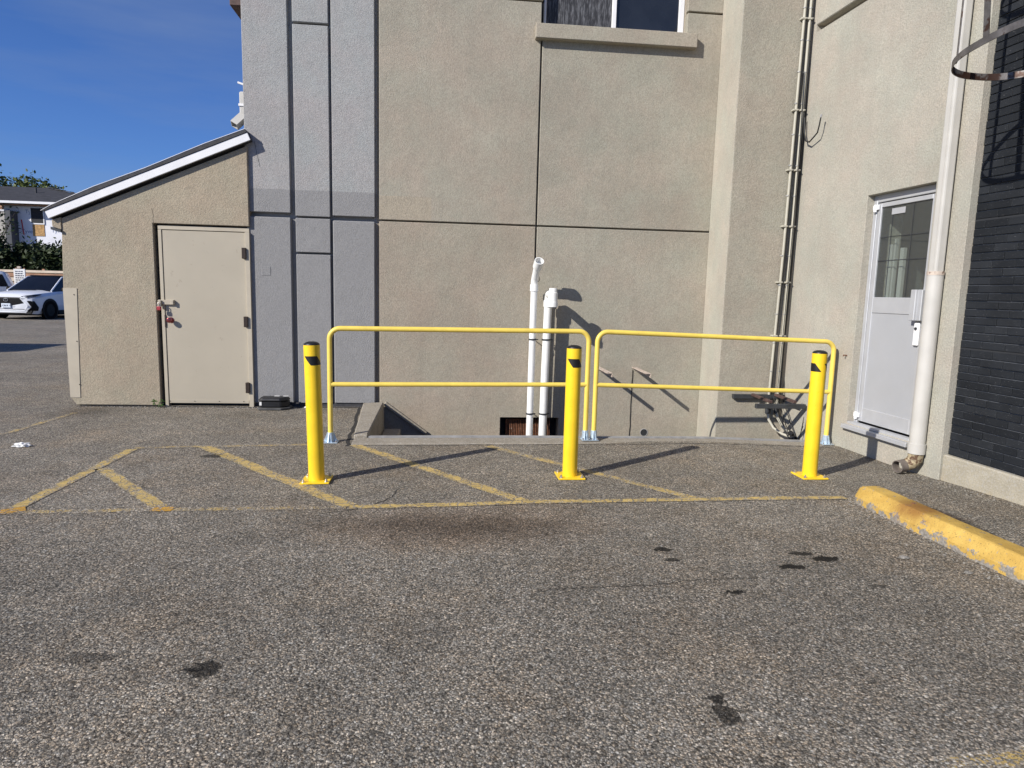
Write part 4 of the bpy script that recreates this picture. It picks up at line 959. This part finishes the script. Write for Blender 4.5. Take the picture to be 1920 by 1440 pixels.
# ================================================================== vehicles far left
def wheel(parent, c, r, wd_, axis):
    """axis: unit vector of the axle pointing outwards"""
    ax = Vector(axis); c = Vector(c)
    ty = MB().pipe(c-ax*wd_, c, r, r*.68, 28).build('wheel', 'tyre', parent, smooth=40)
    rim = MB(); rim.tube([c-ax*wd_*.7, c-ax*wd_*.45], r*.68, 24)
    rim.build('rim', 'car_black', ty)
    sp_ = MB(); up = Vector((0, 0, 1)); tv = ax.cross(up)
    for k in range(5):
        a = 2*PI*k/5; d = up*math.cos(a)+tv*math.sin(a); sp_.bar(c-ax*wd_*.3+d*.04, c-ax*wd_*.3+d*r*.66, .05, .03, up=ax)
    sp_.build('spokes', 'dark_steel', ty)
def make_suv():
    """front at y = 0 facing -Y, x to the viewer's right, z up"""
    t = thing('parked_car', 'white crossover with black roof parked facing the camera, far left', 'car', (0, 0, 0), 'vehicles parked at the far left')
    # half profile per station: y, then (x, z) list
    def st(y, zb, wb, zm, wm, zs, wsd, zt, wt, zc): return (y, [(0, zb), (wb, zb), (wm, zm), (wm+.0, zm+.12), (wsd, zs), (wt, zt), (wt*.5, zc-.004), (0, zc)])
    S = [st(-.02, .26, .60, .40, .70, .74, .72, .86, .60, .885), st(.06, .22, .72, .42, .84, .76, .85, .90, .70, .94), st(.30, .20, .82, .44, .92, .80, .92, .94, .80, .99),
         st(.75, .20, .84, .45, .94, .86, .935, .98, .84, 1.04), st(1.25, .20, .85, .45, .94, .93, .94, 1.03, .86, 1.09), st(1.8, .2, .85, .45, .945, .96, .945, 1.05, .87, 1.09),
         st(3.0, .2, .85, .45, .945, .99, .945, 1.06, .87, 1.08), st(4.1, .22, .84, .46, .93, 1.0, .92, 1.07, .85, 1.09), st(4.6, .3, .75, .5, .84, .95, .85, 1.03, .8, 1.05)]
    mb = MB(); rings = []
    for y, hp_ in S:
        full_ = [(-x, z) for x, z in hp_[1:-1]][::-1]
        loop = [hp_[0]]+hp_[1:-1]+[hp_[-1]]+full_
        rings.append([mb.bm.verts.new((x, y, z)) for x, z in loop])
    for a, b in zip(rings[:-1], rings[1:]):
        for k in range(len(a)): mb.bm.faces.new((a[k], a[(k+1) % len(a)], b[(k+1) % len(a)], b[k]))
    mb.bm.faces.new(rings[0][::-1]); mb.bm.faces.new(rings[-1])
    body = mb.build('body', 'car_white', t, smooth=35)
    # greenhouse
    G = [(1.18, .80, 1.05, .80, 1.055), (2.05, .78, 1.05, .63, 1.585), (2.9, .80, 1.06, .63, 1.63), (3.8, .80, 1.06, .60, 1.56), (4.5, .76, 1.04, .62, 1.10)]
    mb = MB(); rings = []
    for y, wb, zb, wt, zt in G: rings.append([mb.bm.verts.new(p) for p in ((-wb, y, zb), (wb, y, zb), (wt, y, zt), (wt*.5, y, zt+.025*(zt > 1.2)), (-wt*.5, y, zt+.025*(zt > 1.2)), (-wt, y, zt))])
    for a, b in zip(rings[:-1], rings[1:]):
        for k in range(6): mb.bm.faces.new((a[k], a[(k+1) % 6], b[(k+1) % 6], b[k]))
    mb.bm.faces.new(rings[0][::-1]); mb.bm.faces.new(rings[-1])
    mb.build('windows', 'car_glass', t, smooth=20)
    for s in (-1, 1):
        MB().tube([(s*.805, 1.16, 1.05), (s*.72, 1.62, 1.33), (s*.645, 2.05, 1.59), (s*.645, 2.9, 1.635), (s*.62, 3.8, 1.565)], .028, 8).build('pillar', 'car_white', t, smooth=60)
        MB().bar((s*.76, 2.75, 1.06), (s*.65, 2.75, 1.6), .03, .09, up=(0, 1, 0)).build('pillar', 'car_black', t)
    MB().box((-.8, .5, .14), (.8, 4.2, .33)).build('underside_shade', 'car_black', t)  # black box added to deepen the shade under the car
    rf = MB(); rf.hexa([(-.62, 2.1, 1.625), (.62, 2.1, 1.625), (.62, 3.7, 1.60), (-.62, 3.7, 1.60)], [(-.58, 2.15, 1.665), (.58, 2.15, 1.665), (.56, 3.7, 1.62), (-.56, 3.7, 1.62)]); rf.build('roof', 'car_black', t, smooth=40)
    def fp(x, z):  # front surface
        ax = abs(x); y = -.035+.10*max(0, ax-.45)**1.6*2.2
        if z > .8: y += (z-.8)*.35
        return (x, y, z)
    def fpoly(name, pts, mat, push=0., parent=t):
        lo = [Vector(fp(x, z))+Vector((0, -push, 0)) for x, z in pts]; mb = MB(); mb.hexa(lo, [p+Vector((0, .07, 0)) for p in lo]); return mb.build(name, mat, parent)
    gpts = [(-.58, .855), (.58, .855), (.47, .775), (.70, .50), (.62, .37), (-.62, .37), (-.70, .50), (-.47, .775)]
    grille = fpoly('grille', gpts, 'car_black', .0)
    fpoly('lower_trim', [(-.64, .365), (.64, .365), (.62, .335), (-.62, .335)], 'led', .012)
    fpoly('bumper_lip', [(-.86, .34), (.86, .34), (.80, .22), (-.80, .22)], 'car_black', .004)
    for s in (-1, 1):
        fpoly('chrome_edge', [(s*.485, .785), (s*.515, .79), (s*.74, .51), (s*.65, .365), (s*.62, .37), (s*.705, .505)], 'led', .014)
        # headlight wraps round the corner
        hl = MB(); q = [Vector((s*.50, -.01, .835)), Vector((s*.70, .03, .80)), Vector((s*.86, .14, .835)), Vector((s*.935, .46, .915)), Vector((s*.92, .44, .93)), Vector((s*.80, .12, .905)), Vector((s*.62, .02, .87))]
        off = Vector((s*.02, -.035, .012)); hl.hexa([p+off for p in q], [p+off-Vector((s*.06, -.09, 0)) for p in q]); hl.build('headlight', 'lamp', t)
        sr = MB(); q = [Vector((s*.50, -.03, .80)), Vector((s*.72, .03, .79)), Vector((s*.88, .16, .80)), Vector((s*.87, .15, .775)), Vector((s*.70, .02, .765)), Vector((s*.52, -.03, .775))]
        sr.hexa([p+off for p in q], [p+off-Vector((s*.05, -.07, 0)) for p in q]); sr.build('lamp_strip', 'led', t)
        ft = MB(); q = [Vector((s*.70, .0, .70)), Vector((s*.88, .13, .69)), Vector((s*.94, .26, .45)), Vector((s*.93, .22, .33)), Vector((s*.70, -.01, .33)), Vector((s*.82, .04, .47))]
        off2 = Vector((s*.016, -.03, 0)); ft.hexa([p+off2 for p in q], [p+off2-Vector((s*.06, -.09, 0)) for p in q]); ft.build('air_intake', 'car_black', t)
        mi = MB(); mi.hexa([(s*.95, 1.45, 1.06), (s*1.10, 1.47, 1.06), (s*1.10, 1.60, 1.06), (s*.95, 1.60, 1.06)], [(s*.96, 1.46, 1.20), (s*1.08, 1.49, 1.19), (s*1.08, 1.58, 1.19), (s*.96, 1.6, 1.20)]); mi.build('mirror', 'car_black', t, bevel=.03)
        for y in (.86, 3.55):
            mb = MB(); mb.tube([(s*.90, y, .36), (s*.953, y, .36)], .42, 28); mb.build('wheel_arch', 'car_black', t)
            wheel(t, (s*.965, y, .345), .345, .2, (s, 0, 0))
        MB().bar((s*.93, 1.3, .26), (s*.93, 3.1, .26), .05, .14).build('side_skirt', 'car_black', t)
        MB().box((s*.95-.002 if s > 0 else -.952, 2.1, .93), (s*.95+.004 if s > 0 else -.946, 2.3, .96)).build('door_handle', 'chrome', t)
    pl = fpoly('number_plate', [(-.155, .59), (.155, .59), (.155, .44), (-.155, .44)], 'plate', .03)
    tx = text_mesh('CRKK 157', .085, 'ink', 'plate_text'); tx.matrix_basis = Matrix.Translation((-.13, -.068, .485)) @ Matrix.Rotation(R(90), 4, 'X'); tx.parent = pl
    em = MB(); n = 20
    em.tube([(.075*math.cos(2*PI*i/n), -.055, .72+.058*math.sin(2*PI*i/n)) for i in range(n+1)], .008, 6)
    em.tube([(.02, -.055, .765), (-.035, -.055, .695), (.045, -.055, .695)], .007, 6); em.build('emblem', 'chrome', t, smooth=60)
    MB().bar((-.5, 1.0, 1.075), (.35, 1.02, 1.085), .02, .02).build('wiper', 'car_black', t)
    return t
def text_mesh(s, size, mat, name, parent=None):
    cu = bpy.data.curves.new(name, 'FONT'); cu.body = s; cu.size = size; cu.extrude = .002
    o = bpy.data.objects.new(name, cu); COL.objects.link(o); bpy.context.view_layer.update()
    me = bpy.data.meshes.new_from_object(o.evaluated_get(bpy.context.evaluated_depsgraph_get())); bpy.data.objects.remove(o)
    me.materials.append(M[mat]); me.name = name
    q = bpy.data.objects.new(name, me); COL.objects.link(q)
    if parent is not None: adopt(q, parent)
    return q
suv = make_suv(); suv.location = (-15.97, 26.42, 0.0); suv.rotation_euler = (0, 0, R(-5)); suv.scale = (1.04, 1.04, 1.0)

def make_van():
    """side facing -Y, nose to -X, tail at x = 0"""
    t = thing('parked_van', 'silver sport utility vehicle parked behind the white crossover', 'van', (0, 0, 0), 'vehicles parked at the far left')
    prof = [(0, .35), (.02, .95), (-.12, 1.25), (-.34, 1.78), (-.55, 1.86), (-2.6, 1.86), (-2.85, 1.80), (-3.5, 1.15), (-4.5, 1.05), (-4.65, .9), (-4.68, .38)]
    MB().prism([(x, 0, z) for x, z in prof], (0, 1.8, 0)).build('body', 'car_silver', t, bevel=.06, segs=2, smooth=40)
    for q in ([(-.20, 1.14), (-.40, 1.70), (-.86, 1.70), (-.82, 1.14)], [(-.96, 1.14), (-.99, 1.70), (-1.95, 1.70), (-1.97, 1.14)], [(-2.08, 1.12), (-2.08, 1.68), (-2.72, 1.68), (-3.2, 1.14)]):
        MB().prism([(x, -.012, z) for x, z in q], (0, .05, 0)).build('window', 'car_glass', t, bevel=.012)
    MB().box((-2.7, .1, 1.87), (-.55, .16, 1.93)).build('roof_rack', 'car_black', t)
    for x in (-.85, -3.75): wheel(t, (x, -.01, .36), .36, .2, (0, -1, 0))
    MB().box((-.02, -.005, .98), (.05, .12, 1.2)).build('tail_light', 'red', t, bevel=.01)
    for x in (-1.15, -2.1): MB().bar((x-.2, -.015, 1.02), (x-.35, -.015, 1.02), .02, .03).build('door_handle', 'chrome', t)
    return t
van = make_van(); van.location = (-19.95, 33.6, 0); van.rotation_euler = (0, 0, R(26))
shadow_van = copy_tree(van); shadow_van.location = (-10.6, 12.7, 0); shadow_van.rotation_euler = (0, 0, R(2))  # unseen copy of the van, added for its shadow
shadow_van['label'] = 'unseen silver utility vehicle added outside the left edge to cast the long asphalt shadow'

# notice board and board fence
sg_ = thing('sign', 'white notice board with lines of small print behind the crossover', 'sign', (-20.95, 35.7, 0))
MB().box((-21.16, 35.68, 1.0), (-20.62, 35.72, 2.0)).build('board', 'sign', sg_, bevel=.01)
for x in (-21.1, -20.72): MB().box((x, 35.73, 0), (x+.06, 35.79, 2.05)).build('post', 'wood', sg_)
for i in range(7):
    z = 1.86-.105*i; x = -21.08
    while x < -20.72:
        L = random.uniform(.04, .11); MB().box((x, 35.672, z), (min(x+L, -20.68), 35.679, z+.045)).build('printed_line', 'ink', sg_); x += L+.03
MB().box((-20.98, 35.66, 2.01), (-20.80, 35.74, 2.13)).build('lamp_box', 'flaky', sg_, bevel=.01)
fn = thing('fence', 'low fence of stacked horizontal timber boards behind the parked cars', 'fence', (-20, 36.7, 0))
for i in range(9):
    z = .05+.225*i; x0, x1 = -26, -14
    mat = 'wood_light' if i in (8, 6) else 'wood'
    MB().box((x0, 36.62+random.uniform(-.015, .015), z), (x1, 36.70, z+(.19 if i < 8 else .12))).build('board', mat, fn)
for x in (-25, -23, -20.4, -18, -16): MB().box((x, 36.71, 0), (x+.12, 36.83, 2.05)).build('post', 'wood', fn)

# ================================================================== trees
def tree(label, base, h, crown_c, crown_r, n, ls, mat, group, seed, clumps=26, trunk_r=.14):
    rnd = random.Random(seed)
    t = thing('tree', label, 'tree', base, group); b = Vector(base); cc = Vector(crown_c)
    MB().tube([b-Vector((0, 0, .1)), b.lerp(cc, .35)+Vector((.1, 0, 0)), b.lerp(cc, .7), cc], [trunk_r, trunk_r*.8, trunk_r*.55, trunk_r*.25], 8).build('trunk', 'bark', t, smooth=60)
    lim = MB(); cl = []
    for i in range(clumps):
        d = Vector((rnd.gauss(0, 1), rnd.gauss(0, 1), rnd.gauss(0, 1))).normalized(); k = rnd.uniform(.45, 1.0)
        c = cc+Vector((d.x*crown_r[0]*k, d.y*crown_r[1]*k, d.z*crown_r[2]*k)); cl.append((c, rnd.uniform(.22, .42)*min(crown_r)))
        if i % 2 == 0: lim.tube([b.lerp(cc, .6), b.lerp(cc, .6).lerp(c, .5)+Vector((0, 0, .1)), c], [trunk_r*.35, trunk_r*.2, .01], 5)
    lim.build('limb', 'bark', t)
    bm = bmesh.new()
    for i in range(n):
        c, r = cl[rnd.randrange(len(cl))]
        d = Vector((rnd.gauss(0, 1), rnd.gauss(0, 1), rnd.gauss(0, .8))); p = c+d*r*.62
        nn = (Vector((rnd.gauss(0, 1), rnd.gauss(0, 1), rnd.gauss(.5, 1)))).normalized(); u = nn.orthogonal().normalized(); v_ = nn.cross(u); s = ls*rnd.uniform(.6, 1.4)
        a0 = rnd.uniform(0, 6.28); u, v_ = u*math.cos(a0)+v_*math.sin(a0), v_*math.cos(a0)-u*math.sin(a0)
        q = [bm.verts.new(p+u*s), bm.verts.new(p+v_*s*.5), bm.verts.new(p-u*s), bm.verts.new(p-v_*s*.5)]
        bm.faces.new(q)
    me = bpy.data.meshes.new('crown'); bm.to_mesh(me); bm.free(); me.materials.append(M[mat])
    o = bpy.data.objects.new('crown', me); COL.objects.link(o); adopt(o, t); o['kind'] = 'stuff'
    return t
HL = ['dense dark tree behind the notice board, left in the row behind the fence', 'dark bushy tree second from the left behind the timber fence', 'dark tree in the middle of the row under the wrapped house', 'dark tree next to the shed corner behind the timber fence', 'dark tree mostly hidden by the shed behind the timber fence']
for i, (x, y, h) in enumerate(((-26.2, 40.6, 4.3), (-24.4, 40.0, 3.9), (-22.7, 40.4, 3.75), (-21.2, 39.8, 3.7), (-19.4, 40.2, 3.9))):
    tree(HL[i], (x, y, 0), h, (x, y, h*.55), (1.35, 1.2, h*.45), 5200, .12, 'hedge', 'dark trees behind the timber fence', 20+i, 34)
tree('sparse young tree whose thin leafy twigs cross the white house wrap', (-26.0, 42.5, 0), 6, (-26.3, 42.5, 4.6), (2.4, 1.0, 1.3), 150, .11, 'hedge', 'dark trees behind the timber fence', 41, 22, .08)
tree('tall olive green tree rising above the dark house roof', (-40.5, 67, 0), 11, (-40.6, 67, 8.6), (4.6, 4, 2.9), 7500, .20, 'tree', None, 51, 46, .3)
tree('grey green tree top peeking over the roof ridge near its right end', (-35.8, 66, 0), 10, (-36.9, 66, 8.6), (1.9, 2, 2.0), 2600, .18, 'tree', None, 52, 20, .2)

# ================================================================== house under construction
hs_ = thing('house', 'house under construction with white house wrap and dark shingle roof', 'house', (-27, 49, 0))
HY = 49.0
MB().box((-29.35, HY, 0), (-19.5, HY+8, 6.4)).build('wall', 'wrap', hs_)
MB().box((-36.5, HY-.8, 0), (-28.89, HY+8, 5.95)).build('column', 'column', hs_)
MB().box((-28.888, HY-.8, 0), (-28.53, HY-.002, 6.0)).build('return_wall', 'dark_wrap', hs_)
MB().box((-36.5, HY-.84, 5.96), (-28.86, HY-.6, 6.04)).build('cap', 'white_metal', hs_)
MB().box((-29.4, HY-.8, 6.05), (-29.0, HY-.6, 6.42)).build('beam', 'wood', hs_)
MB().box((-36.5, HY-.6, 6.405), (-19.2, HY-.2, 6.44)).build('soffit', 'wood', hs_)
ey, ez = HY-.9, 6.52; rz_ = 8.15; ryy = HY+4
ev = MB(); ev.box((-37, ey-.05, ez-.05), (-21.2, ey, ez+.10)); ev.build('eave_board', 'white_metal', hs_)
ro = MB()
L0, L1, Rr = (-37, ey-.02, ez+.10), (-21.2, ey-.02, ez+.10), (-28.6, ryy, rz_)
lo = [L0, L1, (-21.2, HY+9, ez+.1), (-37, HY+9, ez+.1)]
v = [ro.bm.verts.new(p) for p in lo]+[ro.bm.verts.new((-33.5, ryy, rz_)), ro.bm.verts.new(Rr)]
for f in ((0, 1, 5, 4), (1, 2, 5), (2, 3, 4, 5), (3, 0, 4), (3, 2, 1, 0)): ro.bm.faces.new([v[i] for i in f])
roof = ro.build('roof', 'shingle', hs_)
for i in range(9):
    t_ = i/9; p = Vector(Rr).lerp(Vector(L1), t_); p2 = Vector(Rr).lerp(Vector(L1), t_+.1); MB().bar(p+Vector((0, 0, .03)), p2+Vector((0, 0, .06)), .3, .05).build('hip_shingle', 'dark_roof', roof)
MB().lathe([(.06, 0), (.06, .62)], (-28.35, ryy-2.05, 7.25), 10).build('vent_stack', 'dark_roof', roof)
MB().box((-27.95, ryy-2.5, 7.22), (-27.55, ryy-2.2, 7.36)).build('roof_vent', 'dark_roof', roof)
wn = MB().box((-27.66, HY-.05, 5.30), (-26.90, HY+.02, 6.28)).build('window', 'interior', hs_)
fr = MB(); fr.box((-27.72, HY-.06, 5.22), (-26.84, HY-.02, 5.295)); fr.box((-27.72, HY-.06, 5.295), (-27.665, HY-.02, 6.30)); fr.box((-26.895, HY-.06, 5.295), (-26.84, HY-.02, 6.30)); fr.build('frame', 'white_metal', wn)
MB().box((-27.62, HY-.03, 4.45), (-26.88, HY-.002, 5.215)).build('board', 'osb', hs_)
MB().bar((-28.30, HY-.02, 5.5), (-28.20, HY-.02, 4.5), .05, .04, up=(0, 1, 0)).build('red_strip', 'red', hs_)
for i, (x, z) in enumerate(((-29.2, 5.92), (-28.05, 5.92), (-28.35, 4.62), (-26.45, 4.72), (-25.2, 5.6), (-24.0, 4.7))):
    tx = text_mesh('Tyvek', .36, 'wrap_ink', 'printed_word', hs_); tx.matrix_basis = Matrix.Translation((x, HY-.004, z)) @ Matrix.Rotation(R(90), 4, 'X')
hb = thing('house', 'second house with dark shingle roof showing behind the shed roof', 'house', (-24, 60, 0))
MB().box((-29, 60, 0), (-18, 68, 6.6)).build('wall', 'column', hb)
ro = MB(); lo = [(-29.5, 59.4, 6.6), (-17.5, 59.4, 6.6), (-17.5, 68.6, 6.6), (-29.5, 68.6, 6.6)]
v = [ro.bm.verts.new(p) for p in lo]+[ro.bm.verts.new((-28.9, 64, 9.5)), ro.bm.verts.new((-20, 64, 9.5))]
for f in ((0, 1, 5, 4), (1, 2, 5), (2, 3, 4, 5), (3, 0, 4), (3, 2, 1, 0)): ro.bm.faces.new([v[i] for i in f])
ro.build('roof', 'shingle', hb)

for o in EMPTIES:
    if 'loc0' in o: del o['loc0']
